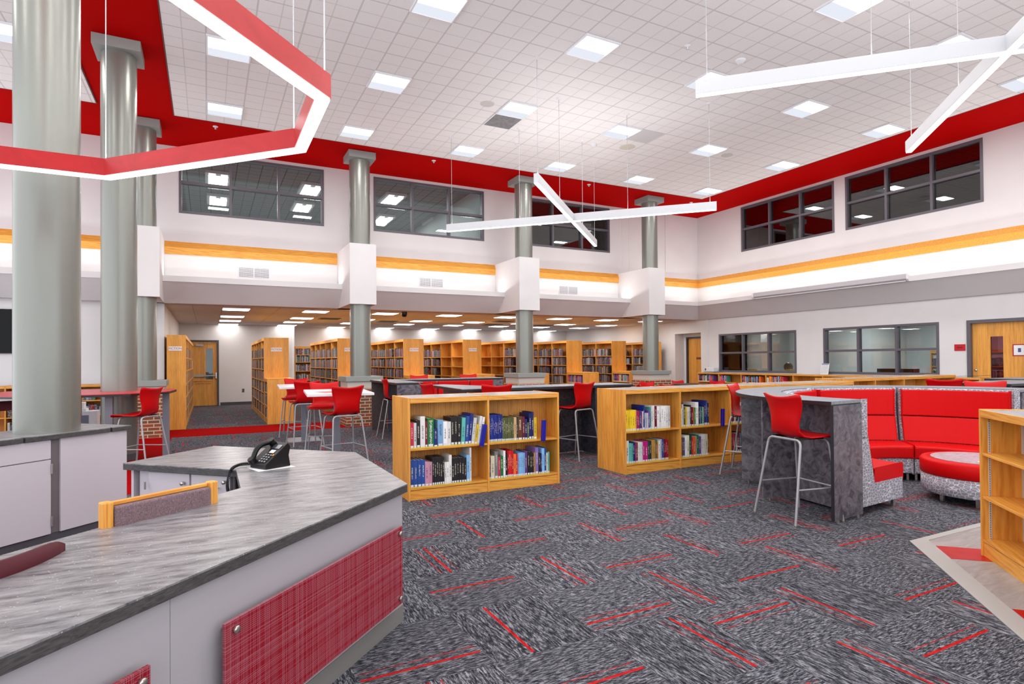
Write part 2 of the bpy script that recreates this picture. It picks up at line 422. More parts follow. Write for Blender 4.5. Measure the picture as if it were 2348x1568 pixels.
def text(name, s, size, mat, parent, loc, rot, align='CENTER', extrude=.0006):
    c = bpy.data.curves.new(name, 'FONT'); c.body = s; c.size = size; c.extrude = extrude
    c.align_x = align; c.align_y = 'CENTER'; c.materials.append(mat)
    t = bpy.data.objects.new(name+'_tmp', c); COL.objects.link(t)
    dg = bpy.context.evaluated_depsgraph_get(); me = bpy.data.meshes.new_from_object(t.evaluated_get(dg))
    bpy.data.objects.remove(t); bpy.data.curves.remove(c)
    o = bpy.data.objects.new(name, me); COL.objects.link(o); o.parent = parent; o.location = loc; o.rotation_euler = rot
    return o
def at(px, py, z):
    d = c_f+(px-1174)/F_PX*c_r-(py-CY)/F_PX*c_u
    t = (z-CAM_H)/d.z
    return Vector((d.x*t, d.y*t, z))

# ================================================================ THE ROOM
XW, YW = 14.59, 14.70        # upper walls
XL = 14.40                   # lower right wall
ST = dict(kind='structure')
def wall_grid(name, mat, plane, t, u0, u1, z0, z1, holes, axis):
    """slab wall with rectangular holes (ua, ub, za, zb). axis 'y': wall faces -Y at y=plane ; 'x': faces -X at x=plane"""
    mb = MB(); us = sorted({u0, u1, *[h[0] for h in holes], *[h[1] for h in holes]})
    for a, b in zip(us, us[1:]):
        hs = sorted([h for h in holes if h[0] <= a+1e-6 and h[1] >= b-1e-6], key=lambda h: h[2]); z = z0
        for h in hs+[(0, 0, z1, z1)]:
            if h[2] > z+1e-6:
                if axis == 'y': mb.box(a, plane, z, b, plane+t, h[2])
                else: mb.box(plane, a, z, plane+t, b, h[2])
            z = h[3]
    return mb.build(name, mat, **ST)

box('floor', CARPET, -8, -6, -.1, 19, 23.2, 0, **ST)
mb = MB(); mb.box(-1.95, 7.6, 0, -.62, 14.4, .004); mb.box(-.62, 12.98, 0, 14.3, 14.40, .004); mb.build('floor_red_border', REDC, **ST)
# grey vinyl corner with red bands, lower right of the picture
c0 = Vector((4.80, 2.66))
d1 = Vector((-1, -1)).normalized(); d2 = Vector((1, 0))
P2 = lambda v: (v[0], v[1])
MB().prism([P2(c0), P2(c0+d1*5), P2(c0+d1*5+Vector((9, 0))), P2(c0+Vector((9, 0)))], 0, .003).build('floor_vinyl', VINYL, **ST)
n1 = Vector((.7071, -.7071))
mb = MB()
mb.prism([P2(c0), P2(c0+d1*5), P2(c0+d1*5+n1*.06), P2(c0+Vector((.145, -.06)))], 0, .006)
mb.prism([P2(c0), P2(c0+Vector((9, 0))), P2(c0+Vector((9, -.06))), P2(c0+Vector((.145, -.06)))], 0, .006)
mb.build('trim_1', TRIMV, **ST)
for s in (.06, 1.24, 2.42):
    a = c0+d1*(s+.02)+n1*.13
    MB().prism([P2(a), P2(a+d1*.30), P2(a+d1*.30+n1*(4+s)), P2(a+n1*(4+s))], .003, .0045).build('floor_red_band', VINYLR, **ST)

# ceilings
box('ceiling', REDP, -8, -6, ZC, 15, 15, ZC+.15, **ST)
box('ceiling_tile_field', TILE, -.555, -6, ZC-.02, 12.92, 12.81, ZC, **ST)
box('ceiling_tile_field', TILE, -8, -6, ZC-.02, -1.785, 12.81, ZC, **ST)
mb = MB()
for x0, x1 in ((-.555, 12.92), (-8, -1.785)):
    mb.box(x0-.018, 12.81, ZC-.022, x1+.018, 12.828, ZC)
mb.box(12.92, -6, ZC-.022, 12.938, 12.81, ZC); mb.box(-.573, -6, ZC-.022, -.555, 12.81, ZC); mb.box(-1.785, -6, ZC-.022, -1.767, 12.81, ZC)
mb.build('trim_2', plain('reveal_shade', (90, 60, 60), .6), **ST)  # dark strip carries the shade of the recess at the tile edge
box('ceiling_low', TILEL, -.9, 14.72, ZL, 14.5, 23, ZL+.12, **ST)

# upper walls with clerestory windows
BW = [(-.556, 2.495), (3.70, 6.737), (7.935, 10.975)]
RW = [(9.83, 12.865), (6.488, 9.526)]
WZ0, WZ1 = 4.69, 6.055
wall_grid('wall_back', WALL, YW, .2, -8, XW+.2, 4.05, ZC, [(a, b, WZ0, WZ1) for a, b in BW], 'y')
wall_grid('wall_right', WALL, XW, .2, -6, YW, 4.05, ZC, [(a, b, WZ0, WZ1) for a, b in RW], 'x')
mb = MB()
for x in (3.075, 11.45, 11.72): mb.box(x-.012, YW-.006, 4.24, x+.012, YW, ZC)
mb.box(13.18, YW-.02, 4.24, 13.22, YW, ZC-.001)
mb.build('trim_3', WALL, **ST)

def swept(name, prof, mat):
    """profile (depth, z) run along the back wall and the right wall, mitred in the corner"""
    n = len(prof); mb = MB()
    vs = [(-8, u, z) for u, z in prof]+[(u-.11, u, z) for u, z in prof]+[(u-.11, -6, z) for u, z in prof]
    fs = [tuple(range(n)), tuple(range(2*n, 3*n))[::-1]]
    for k in (0, n):
        fs += [(k+(i+1) % n, k+i, k+n+i, k+n+(i+1) % n) for i in range(n)]
    mb.add(vs, fs)
    return mb.build(name, mat, **ST)
swept('trim_4', [(14.72, 4.24), (14.70, 4.24), (14.645, 4.05), (14.72, 4.05)], WALL)
swept('trim_5', [(14.76, 4.05), (14.645, 4.05), (14.575, 3.915), (14.60, 3.77), (14.76, 3.77)], WX)
swept('wall_cove', [(14.80, 3.77), (14.63, 3.77), (14.63, 3.14), (14.80, 3.14)], WALLW)
swept('trim_6', [(14.80, 3.14), (14.07, 3.14), (14.07, 3.23), (14.03, 3.23), (14.03, 3.11), (14.05, 3.11), (14.46, 2.70), (14.80, 2.70)], WALL)
# box bulkheads around the columns
CX = [-1.12, 3.08, 7.32, 11.52]
for x in CX:
    box('trim_7', WALL, x-.294, 13.2, 2.70, x+.294, YW, 4.05, **ST)

# lower walls
wall_grid('wall_back_lower', WALL, 14.60, .25, -8, -.83, 0, 2.70, [], 'y')
box('wall_left_stacks', WALL, -1.03, 14.851, 0, -.83, 22.1, ZL, **ST)
wall_grid('wall_far', WALL, 21.95, .15, -.9, 2.62, 0, ZL, [(-.62+.02, .30, 0, 2.16)], 'y')
box('wall_far_return', WALLW, 2.62, 21.95, 0, 2.70, 22.7, ZL, **ST)
box('wall_far_stacks', WALL, 2.70, 22.60, 0, 14.5, 22.8, ZL, **ST)
wall_grid('wall_right_lower', WALL, XL, .2, -6, 22.7, 0, 2.72,
          [(10.86, 13.63, 1.0, 2.19), (7.29, 10.055, 1.0, 2.19), (5.66, 6.75, 0, 2.19), (14.40, 15.61, 0, 2.28)], 'x')
mb = MB(); mb.box(XL-.02, 14.09, .98, XL, 14.13, 2.70); mb.build('trim_8', WALL, **ST)
mb = MB()
mb.box(-.83, 14.6, 0, -.81, 21.95, .1); mb.box(.36, 21.93, 0, 2.62, 21.95, .1); mb.box(2.7, 22.58, 0, XL, 22.6, .1)
mb.box(-8, 14.58, 0, -.83, 14.6, .1); mb.box(XL-.012, 15.66, 0, XL, 22.6, .1)
mb.build('baseboard_back', BASEB, **ST)

# ---------------------------------------------------------------- windows and doors (local x along the wall, local y into it)
RZX = R(-90)
nwin = [0]
def window(loc, rz, wd, z0, z1, cols=3, glassm=GLASS, dep=.13, fw=.055):
    nwin[0] += 1
    r = empty('window_%d' % nwin[0], loc, rz, kind='structure')
    mb = MB()
    mb.box(0, -.012, z0, wd, dep, z0+fw); mb.box(0, -.012, z1-fw, wd, dep, z1)
    mb.box(0, -.012, z0+fw, fw, dep, z1-fw); mb.box(wd-fw, -.012, z0+fw, wd, dep, z1-fw)
    zm = (z0+z1)/2
    mb.box(fw, -.008, zm-fw/2, wd-fw, dep-.01, zm+fw/2)
    for i in range(1, cols):
        x = wd*i/cols
        mb.box(x-fw/2, -.004, z0+fw, x+fw/2, dep-.005, zm-fw/2); mb.box(x-fw/2, -.004, zm+fw/2, x+fw/2, dep-.005, z1-fw)
    mb.build('window_frame', FRAME, r)
    for i in range(cols):
        for a, b in ((z0+fw, zm-fw/2), (zm+fw/2, z1-fw)):
            x0 = wd*i/cols+fw/2; x1 = wd*(i+1)/cols-fw/2
            box('glass_pane', glassm, x0, dep*.55, a, x1, dep*.55+.006, b, r)
    return r
for i, (a, b) in enumerate(BW): window((a, YW, 0), 0, b-a, WZ0, WZ1, glassm=GLASS if i < 2 else GLASST)
for a, b in RW: window((XW, b, 0), RZX, b-a, WZ0, WZ1, glassm=GLASST)
window((XL, 13.63, 0), RZX, 2.77, 1.0, 2.19)
window((XL, 10.055, 0), RZX, 2.765, 1.0, 2.19)

ndoor = [0]
def door(loc, rz, wd, h, lite, fr=.05, hinge_right=False, set_back=.05, fmat=DFRAME, lt=None):
    """frame of outer width wd; lite=(x0,x1,z0,z1) of the glazed slot in leaf"""
    ndoor[0] += 1
    r = empty('door_%d' % ndoor[0], loc, rz, kind='structure')
    mb = MB(); mb.box(0, -.02, 0, fr, .14, h); mb.box(wd-fr, -.02, 0, wd, .14, h); mb.box(fr, -.02, h-fr, wd-fr, .14, h); mb.build('door_frame', fmat, r)
    x0, x1, z1 = fr+.003, wd-fr-.003, h-fr-.003
    mb = MB()
    if lite:
        a, b, c, d = lite
        mb.box(x0, set_back, .008, a, set_back+.045, z1); mb.box(b, set_back, .008, x1, set_back+.045, z1)
        mb.box(a, set_back, .008, b, set_back+.045, c); mb.box(a, set_back, d, b, set_back+.045, z1)
        box('glass_pane', lt or GLASS, a, set_back+.015, c, b, set_back+.03, d, r)
    else: mb.box(x0, set_back, .008, x1, set_back+.045, z1)
    lf = mb.build('door_leaf', WD, r)
    return r, lf

# emergency exit door at the end of the left aisle
r1, lf = door((-.62, 21.95, 0), 0, .94, 2.17, (.55, .76, .87, 1.9), lt=GLASS)
pb = MB(); pb.box(.10, -.03, .96, .50, .0, 1.03); pb.box(.50, -.045, .975, .84, -.015, 1.015)
pb.build('panic_bar', STEEL, r1, .004)
MB().box(.84, -.05, .90, .88, .045, 1.09).build('latch_case', CHROME, r1, .004)
cb_ = MB(); cb_.box(.26, -.02, 1.97, .48, .045, 2.03); cb_.tube([(.40, -.03, 2.05), (.56, -.10, 2.06), (.70, -.02, 2.08)], .008, 6); cb_.build('door_closer', STEEL, r1)
text('warning_lettering', 'EMERGENCY EXIT ONLY', .05, plain('dark_red_lettering', (120, 16, 16)), r1, (.47, .046, .80), (R(90), 0, 0))
text('warning_lettering', 'ALARM WILL SOUND', .05, plain('dark_red_lettering', (120, 16, 16)), r1, (.47, .046, .73), (R(90), 0, 0))
# right-hand door with narrow glass
r2, lf = door((XL, 6.75, 0), RZX, 1.09, 2.19, (.40, .62, .55, 1.83), fr=.07, fmat=FRAME, lt=glass('wine_tinted_wired_glass', (.62, .34, .38, 1), .8))
box('muntin', MAROON, .497, .055, .55, .503, .06, 1.83, r2)
h = MB(); h.cyl(0, 0, -.0, .02, .03, 16)
hd = MB(); hd.tube([(.135, .05, .985), (.135, .0, .985), (.145, -.015, .985), (.25, -.02, .98)], .011, 8)
hd.build('lever_handle', CHROME, r2)
MB().lathe(0, 0, [(0, .0), (.032, .0), (.03, .012), (0, .014)], 20).build('lever_rose', CHROME, r2)
bpy.context.view_layer.update()
o = r2.children[-1]; o.location = (.135, .05, .985); o.rotation_euler = (R(90), 0, 0)
o2 = MB().lathe(0, 0, [(0, .0), (.026, .0), (.024, .016), (0, .02)], 20).build('deadbolt_rose', CHROME, r2); o2.location = (.135, .05, 1.13); o2.rotation_euler = (R(90), 0, 0)
nt = empty('door_notice', (0, 0, 0)); nt.parent = r2
pm = MB().box(.78, .046, 1.42, 1.0, .05, 1.66); pm.build('paper_border', plain('crimson_paper', (176, 20, 60)), nt)
box('paper_sheet', PAPER, .80, .043, 1.44, .98, .046, 1.64, nt)
MB().box(.87, .040, 1.50, .92, .043, 1.58).build('printed_figure', plain('blue_gold_print', (70, 84, 150)), nt)
# door in the alcove
box('wall_alcove_side', WALL, XL+.2, 15.61, 0, XL+.56, 15.75, 2.4, **ST)
box('wall_alcove_side', WALL, XL+.2, 14.26, 0, XL+.56, 14.40, 2.4, **ST)
box('ceiling_alcove', WALLW, XL+.2, 14.3, 2.28, XL+.7, 15.7, 2.4, **ST)
wall_grid('wall_alcove_back', WALL, XL+.42, .15, 14.2, 15.8, 0, 2.4, [(14.44, 15.50, 0, 2.17)], 'x')
r3, lf = door((XL+.42, 15.50, 0), RZX, 1.06, 2.17, None)
box('name_plate', plain('brown_plate', (110, 70, 70)), .42, .044, 1.40, .64, .05, 1.47, r3)
# red room sign beside the right door
t = empty('wall_sign', (XL-.003, 6.99, 1.615), RZX, 'small red rectangular sign on wall between the wide window and the right door', 'sign')
box('sign_plate', plain('red_sign_acrylic', (196, 20, 34), .3), -.0, -.008, -.07, .21, 0, .07, t, .002)
MB().box(.05, -.010, -.012, .16, -.008, .012).build('sign_lettering', plain('dark_red_relief', (120, 8, 18)), t)

# ---------------------------------------------------------------- rooms seen through the glass
GW = paint('pale_office_paint', (206, 212, 212)); DKW = paint('unlit_office_paint', (110, 112, 114))  # second paint is darkened so its room looks unlit
def room(x0, y0, z0, x1, y1, z1, mat, ceilm, open_side, fl=None):
    mb = MB(); t = .08
    if open_side != 'y0': mb.box(x0-t, y0-t, z0, x1+t, y0, z1)
    mb.box(x0-t, y1, z0, x1+t, y1+t, z1)
    if open_side != 'x0': mb.box(x0-t, y0, z0, x0, y1, z1)
    mb.box(x1, y0, z0, x1+t, y1, z1)
    mb.build('wall_office', mat, **ST)
    box('ceiling_office', ceilm, x0-t, y0-t, z1, x1+t, y1+t, z1+.1, **ST)
    box('floor_office', fl or BASEL, x0-t, y0-t, z0-.1, x1+t, y1+t, z0, **ST)
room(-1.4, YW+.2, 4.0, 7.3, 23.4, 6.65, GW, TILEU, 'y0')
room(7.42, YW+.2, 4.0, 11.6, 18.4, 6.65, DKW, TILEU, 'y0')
room(XW+.2, 5.6, 4.0, 19.2, 13.7, 6.65, plain('dim_room', (66, 70, 70), .8), TILEU, 'x0')  # walls coloured dark to make this upper room look unlit
room(XL+.2, 10.45, 0, 18.2, 14.0, 2.72, GW, TILEU, 'x0')
room(XL+.2, 5.0, 0, 18.6, 10.30, 2.72, GW, TILEU, 'x0')
box('wall_office_partition', WD, 15.7, 11.0, 0, 15.76, 11.55, 2.3, **ST)
box('wall_office_partition', WD, 14.75, 13.50, 0, 14.80, 13.66, 2.3, **ST)
box('wall_corridor', paint('grey_green_corridor', (170, 196, 188)), -.9, 23.3, 0, .8, 23.4, 2.6, **ST)  # corridor shell added to keep bright world light out of the door glass
box('wall_corridor', WALL, -.9, 22.10, 2.3, .8, 23.4, 2.4, **ST)
box('wall_corridor', WALL, -1.0, 22.12, 0, -.9, 23.4, 2.4, **ST)
box('wall_corridor', WALL, .8, 22.12, 0, .9, 23.4, 2.4, **ST)
# ================================================================ COLUMNS
def column(x, y, label, base_z=0, cap=True, plinth=False, brick_=False):
    r = empty('column', (x, y, base_z), 0, label, 'column', 'round grey columns')
    o = MB().lathe(0, 0, [(.228, .0), (.228, ZC-base_z-(.15 if cap else 0))], 48).build('shaft', COLM, r)
    if cap:
        box('capital', CAPM, -.30, -.30, ZC-base_z-.155, .30, .30, ZC-base_z-.002, r, .004)
    if plinth:
        box('plinth_cap', CAPM, -.41, -.41, .98, .41, .41, 1.09, r, .006)
        box('plinth_band', plain('cream_band', (206, 200, 190), .6), -.37, -.37, .83, .37, .37, .98, r)
        box('brick_plinth', BRICK, -.40, -.40, .003, .40, .40, .83, r)
    return r
column(-1.2, 6.2, 'widest looking grey column, rising from the grey cabinet counter at far left')
column(-1.165, 10.4, 'grey column with square cap passing through the red topped standing table')
b_ = MB().lathe(-1.165, 10.4, [(.236, 0), (.236, .1)], 40).build('baseboard_column', BASEB, kind='structure')
column(CX[0], 13.5, 'grey column partly hidden behind the red table column, on a brick plinth', plinth=True)
column(CX[1], 13.5, 'grey column on brick plinth behind the white high tables', plinth=True)
column(CX[2], 13.5, 'grey column on square grey plinth behind the long dark counter', plinth=True)
column(CX[3], 13.5, 'rightmost grey column, nearest the alcove door', plinth=True)

# ================================================================ CEILING LIGHTS
def troffer(x, y, z, label, group, power, big=True, s=.57, parts=True):
    r = empty('ceiling_light', (x, y, z), 0, label, 'light', group)
    if big:
        h = s/2; mb = MB()
        mb.box(-h-.02, -h-.02, -.028, h+.02, -h, -.0); mb.box(-h-.02, h, -.028, h+.02, h+.02, 0)
        mb.box(-h-.02, -h, -.028, -h, h, 0); mb.box(h, -h, -.028, h+.02, h, 0)
        mb.build('light_frame', WHITE, r)
        box('light_basket', GLOWS, -h, -h, -.012, h, h, -.004, r)
        box('lamp_lens', GLOW2, -h+.005, -h+.03, -.018, h-.005, .05, -.012, r)
        area('lamp', (x, y-.10, z-.022), s-.02, .30, power)
    else:
        box('light_frame', WHITE, -.61, -.305, -.012, .61, .305, 0, r); 
        box('lamp_lens', GLOW, -.57, -.26, -.018, .57, .26, -.012, r)
    return r
XG = [.29, 2.71, 5.15, 7.57, 10.0, 12.43]; YG = [4.85, 7.28, 9.71, 12.12]
colname = ['first', 'second', 'third', 'fourth', 'fifth', 'sixth']; rown = {12.12: 'the back row beside the red soffit', 9.71: 'the second row from the back', 7.28: 'the third row from the back', 4.85: 'the nearest row in view'}
for j, y in enumerate(YG+[2.42, -.01]):
    for i, x in enumerate(XG):
        if y < 4 :
            area('lamp', (x, y+.1, ZC-.04), .55, .32, E_HALL); continue
        troffer(x, y, ZC-.021, 'square recessed ceiling light, %s from the left in %s' % (colname[i], rown[y]), 'square recessed lights in the hall ceiling', E_HALL)
troffer(-2.62, 10.6, ZC-.021, 'square recessed ceiling light in the tiled ceiling left of the big column', 'square recessed lights in the hall ceiling', E_HALL)
for x, y in ((-4.4, 4.85), (-4.4, 8), (-2.6, 7.3), (-2.6, 2.4)): area('lamp', (x, y, ZC-.04), .55, .32, E_HALL)

LX = [.60, 2.42, 4.20, 6.01, 7.83, 9.64, 11.41, 13.23]
LY = [15.52, 17.98, 19.80, 22.28]
rl = ['the front row', 'the second row', 'the third row', 'the rearmost row']
names8 = ['first', 'second', 'third', 'fourth', 'fifth', 'sixth', 'seventh', 'eighth']
for j, y in enumerate(LY):
    for i, x in enumerate(LX):
        if j == 3 and i < 2: y_ = 21.65
        else: y_ = y
        r = empty('ceiling_light', (x, y_, ZL), 0, 'flat lit ceiling panel over the stacks, %s from the left in %s' % (names8[i], rl[j]), 'light', 'lit panels in the low ceiling over the stacks')
        s = .29
        box('light_frame', WHITE, -s-.012, -s-.012, -.012, s+.012, s+.012, -.001, r)
        box('lamp_lens', GLOW2, -s, -s, -.016, s, s, -.012, r)
        area('lamp', (x, y_, ZL-.02), .56, .56, E_LOW*(.35 if j == 3 else 1.15), col=(1, .95, .9))
bpy.context.view_layer.update()

# small ceiling fittings
def fitting(name, x, y, z, prof, mat, label, cat, group=None, n=24):
    o = MB().lathe(0, 0, prof, n).build(name, mat); o.location = (x, y, z)
    return tagp(o, label, cat, group)
spk = [(0, -.012), (.10, -.012), (.125, -.006), (.13, 0)]
fitting('ceiling_speaker', 4.55, 9.74, ZC-.02, spk, plain('off_white_metal', (206, 204, 200)), 'round speaker grille in the tiles left of the grey air grille', 'speaker')
fitting('ceiling_speaker', 8.25, 10.37, ZC-.02, [(0, -.012), (.13, -.012), (.17, -.006), (.175, 0)], plain('cream_metal', (214, 212, 196)), 'cream round speaker below the plain access tile', 'speaker')
fitting('ceiling_speaker', 10.66, 9.78, ZC-.02, spk, plain('off_white_metal', (206, 204, 200)), 'round speaker grille right of centre in the hall ceiling', 'speaker')
sm = [(0, -.06), (.045, -.06), (.05, -.03), (.075, -.025), (.08, 0)]
fitting('smoke_detector', 7.46, 6.55, ZC-.02, sm, WHITE, 'white smoke detector above the long bar of the right pendant', 'smoke detector')
fitting('smoke_detector', 7.47, 10.55, ZC-.02, sm, WHITE, 'white smoke detector just left of the cream speaker', 'smoke detector')
spr = [(0, -.05), (.022, -.05), (.01, -.04), (.008, -.015), (.045, -.012), (.05, 0)]
for x, y, lb in ((.142, 13.11, 'on red soffit above the corner of the red pendant'), (4.73, 13.12, 'on red soffit between second and third column caps'), (9.12, 13.11, 'on red soffit right of the crossed pendant'), (12.95, 13.28, 'on red soffit by the back right corner')):
    fitting('sprinkler_head', x, y, ZC, spr, WHITE, 'white sprinkler head '+lb, 'sprinkler', 'sprinkler heads on the red soffit', 12)
for x, y, lb in ((6.4, 6.6, 'above the left end of the right pendant'), (5.9, 11.2, 'left of the far smoke detector')):
    fitting('sprinkler_head', x, y, ZC-.02, spr, WHITE, 'tiny white sprinkler head in the tiles '+lb, 'sprinkler', 'sprinkler heads in the tile ceiling', 12)
t = empty('ceiling_vent', (5.151, 10.32, ZC-.022), 0, 'grey square air return grille in the white hall ceiling', 'vent')
box('vent_frame', WHITE, -.30, -.30, -.012, .30, .30, 0, t)
box('vent_grille', mottled('grey_perforated_metal', (110, 110, 114), (140, 140, 144), 8, .5), -.275, -.275, -.016, .275, .275, -.012, t)
tagp(box('access_panel', plain('smooth_light_grey_panel', (212, 211, 213), .6), 7.90, 9.42, ZC-.03, 8.46, 9.98, ZC-.02), 'smooth pale access panel in the ceiling beside a square light', 'panel')
for x, y, lb in ((3.2, 17.98, 'left'), (8.6, 17.3, 'middle'), (5.1, 18.6, 'centre left'), (11.0, 18.9, 'right'), (9.0, 19.0, 'centre right')):
    t = empty('ceiling_vent', (x, y, ZL), 0, 'dark slotted air vent in the low ceiling over the stacks, %s' % lb, 'vent', 'dark vents in the low ceiling')
    box('vent_frame', plain('brown_grey_metal', (120, 100, 84)), -.29, -.29, -.014, .29, .29, 0, t)
    mb = MB(); [mb.box(-.26, -.24+.07*k, -.018, .26, -.20+.07*k, -.014) for k in range(7)]; mb.build('vent_grille', plain('dark_vent', (40, 34, 30)), t)
fitting('security_camera', 4.55, 14.95, ZL, [(0, -.13), (.05, -.12), (.07, -.08), (.075, -.05), (.075, 0)], BLACK, 'black dome camera hanging from the low ceiling', 'camera')

# wall grilles below the wood band
for i, x in enumerate((.605, 4.848, 9.078)):
    t = empty('wall_vent', (x, 14.63, 3.335), 0, 'white supply air grille in the cove, %s' % ('left of the leftmost bulkhead gap', 'between the second and third bulkheads', 'beside the rightmost bulkhead')[i], 'vent', 'air grilles in the cove')
    w_, h_ = .66, .25; mb = MB()
    mb.box(0, -.012, 0, w_, 0, .018); mb.box(0, -.012, h_-.018, w_, 0, h_); mb.box(0, -.012, .018, .018, 0, h_-.018); mb.box(w_-.018, -.012, .018, w_, 0, h_-.018); mb.box(w_/2-.01, -.012, .018, w_/2+.01, 0, h_-.018)
    mb.build('vent_frame', WHITE, t); box('vent_backing', plain('grey_vent_back', (120, 120, 122)), .018, -.003, .018, w_-.018, -.001, h_-.018, t)
    mb = MB()
    for k in range(10): mb.box(.018, -.009, .028+k*.021, w_-.018, -.003, .036+k*.021)
    for k in range(26): mb.box(.03+k*.0235, -.007, .018, .036+k*.0235, -.002, h_-.018)
    mb.build('vent_grille', WHITE, t)
# projection screen housing on the right lip
t = empty('projector_screen', (13.93, 11.81, 3.20), RZX, 'long white roll-up projection screen case on the right wall ledge', 'projection screen')
mb = MB(); pr = [(-.09, .07), (-.03, .09), (.02, .09), (.02, -.07), (-.05, -.07), (-.09, -.03)]
mb.extr(pr, 0, 4.16, 'x'); mb.build('screen_case', plain('pale_grey_case', (196, 192, 196), .4), t)
mb = MB(); mb.extr([(-.10, .08), (-.03, .10), (.02, .10), (.02, -.09), (-.06, -.09), (-.10, -.04)], 4.16, 4.20, 'x'); mb.build('end_cap', WHITE, t)
mb = MB(); mb.extr([(-.10, .08), (-.03, .10), (.02, .10), (.02, -.09), (-.06, -.09), (-.10, -.04)], -.04, 0, 'x'); mb.build('end_cap', WHITE, t)
box('screen_bottom_bar', WHITE, .03, -.06, -.088, 4.13, -.03, -.07, t)

# ================================================================ PENDANTS
def bar_pair(cx, cy, L, z0, hgt, wdt, label, group, cables):
    r = empty('pendant_light', (cx, cy, z0), 0, label, 'light', group)
    for k, ang in enumerate((-45, 45)):
        M_ = Matrix.Rotation(R(ang), 4, 'Z')
        b = MB().box(-L/2, -wdt/2, .012+.0005*k, L/2, wdt/2, hgt-.0005*k, M_).build('light_bar', plain('white_aluminium', (206, 208, 212), .45), r, .003)
        MB().box(-L/2+.004, -wdt/2+.006, -.001*k, L/2-.004, wdt/2-.006, .012, M_).build('lamp_lens', BARGLOW, b)
        up = area('lamp', (cx, cy, z0+hgt+.01), L-.1, wdt, E_BAR_FILL*L, rot=(R(180), 0, R(ang)))  # uplight added on top of each bar to brighten the ceiling
    for x, y in cables:
        c = MB().tube([(x-cx, y-cy, hgt-.01), (x-cx, y-cy, ZC-.02-z0)], .004, 6).build('hanging_cable', STEEL, r)
        MB().lathe(x-cx, y-cy, [(0, ZC-.045-z0), (.012, ZC-.045-z0), (.05, ZC-.028-z0), (.055, ZC-.0205-z0)], 16).build('canopy', WHITE, c)
    return r
def cross_cables(cx, cy, L):
    q = L/2*.7071-.08; k = q*.42
    return [(cx+s*a, cy+t_*a) for a in (q, k) for s in (1, -1) for t_ in (1, -1)]
bar_pair(6.37, 9.735, 5.36, 4.13, .155, .075, 'white crossed linear pendant light in the middle of the hall', 'crossed linear pendants', cross_cables(6.37, 9.735, 5.36))
bar_pair(6.385, 2.63, 5.36, 4.13, .155, .075, 'white crossed linear pendant light at upper right, nearest camera', 'crossed linear pendants', cross_cables(6.385, 2.63, 5.36))

ring = [(-.60, 4.94), (.54, 3.77), (.54, 2.965), (-.60, 1.80), (-1.41, 1.80), (-2.57, 2.965), (-2.57, 3.77), (-1.41, 4.94)]
def inset(poly, d):
    out = []; n = len(poly)
    for i in range(n):
        p0, p1, p2 = Vector(poly[i-1]), Vector(poly[i]), Vector(poly[(i+1) % n])
        a = (p1-p0).normalized(); b = (p2-p1).normalized(); na = Vector((a.y, -a.x)); nb = Vector((b.y, -b.x))
        k = na+nb; out.append(tuple(p1+k*(d/(1+na.dot(nb)))))
    return out
inr = inset(ring, .075)
if abs(Vector(inr[0]).y) > 4.94: inr = inset(ring, -.075)
RZ0 = 2.70
rr = empty('pendant_light', (0, 0, 0), 0, 'red eight-sided ring pendant light hanging over the front desk', 'light')
rr.location = (-1.0, 3.37, RZ0)
n = 8
REDL = mottled('glossy_red_painted_metal', (190, 14, 20), (206, 26, 30), 3, .3)
for i in range(n):
    j = (i+1) % n
    q = [ring[i], ring[j], inr[j], inr[i]]
    q = [(x+1.0, y-3.37) for x, y in q]
    seg = MB().prism(q, .012, .128).build('ring_segment', REDL, rr)
    c_ = Vector((sum(p[0] for p in q)/4, sum(p[1] for p in q)/4))
    q2 = [tuple(Vector(p)+(c_-Vector(p))*.0+((Vector(p2)-Vector(p)).normalized()*.005)) for p, p2 in zip(q, (q[3], q[2], q[1], q[0]))]
    MB().prism(q2, 0, .012).build('lamp_lens', BARGLOW, seg)
for x, y in (ring[0], ring[2], ring[3], ring[5], ring[7], (-.06, 2.36), (.50, 3.80)):
    x_, y_ = x+1.0-.03*(1 if x > -1 else -1), y-3.37
    c = MB().tube([(x_, y_, .12), (x_, y_, ZC-.02-RZ0)], .0035, 6).build('hanging_cable', STEEL, rr)
    MB().lathe(x_, y_, [(0, ZC-.045-RZ0), (.012, ZC-.045-RZ0), (.05, ZC-.0205-RZ0)], 12).build('canopy', WHITE, c)

up = area('lamp', (-1.0, 3.37, RZ0+.14), 2.6, 2.6, E_RING_FILL*6, rot=(R(180), 0, 0)) if False else None
for i in range(8):
    p_, q_ = Vector(ring[i]), Vector(ring[(i+1) % 8]); m_ = (p_+q_)/2; d_ = q_-p_; n_i = Vector((-1.0, 3.37))-m_; n_i.normalize(); m_ = m_+n_i*.0375
    area('lamp', (m_.x, m_.y, RZ0+.133), d_.length-.05, .05, E_RING_FILL*d_.length, rot=(R(180), 0, math.atan2(d_.y, d_.x)))  # upward fill lamps added above the ring for a brighter ceiling
# cove strips: real lamps lying in the trough, tilted into the room to brighten the ceiling
def strip(x0, y0, x1, y1, p):
    L = math.hypot(x1-x0, y1-y0); ang = math.atan2(y1-y0, x1-x0)
    area('lamp', ((x0+x1)/2, (y0+y1)/2, 3.165), L, .06, p*L, rot=(R(222), 0, ang))
segs = []
xs = [-7.9]+[v for x in CX for v in (x-.30, x+.30)]+[14.1]
for a, b in zip(xs[::2], xs[1::2]): strip(a+.08, 14.34, b-.08, 14.34, E_COVE)
strip(14.23, 6, 14.23, -4, E_COVE); strip(14.23, 14.1, 14.23, 6, E_COVE)

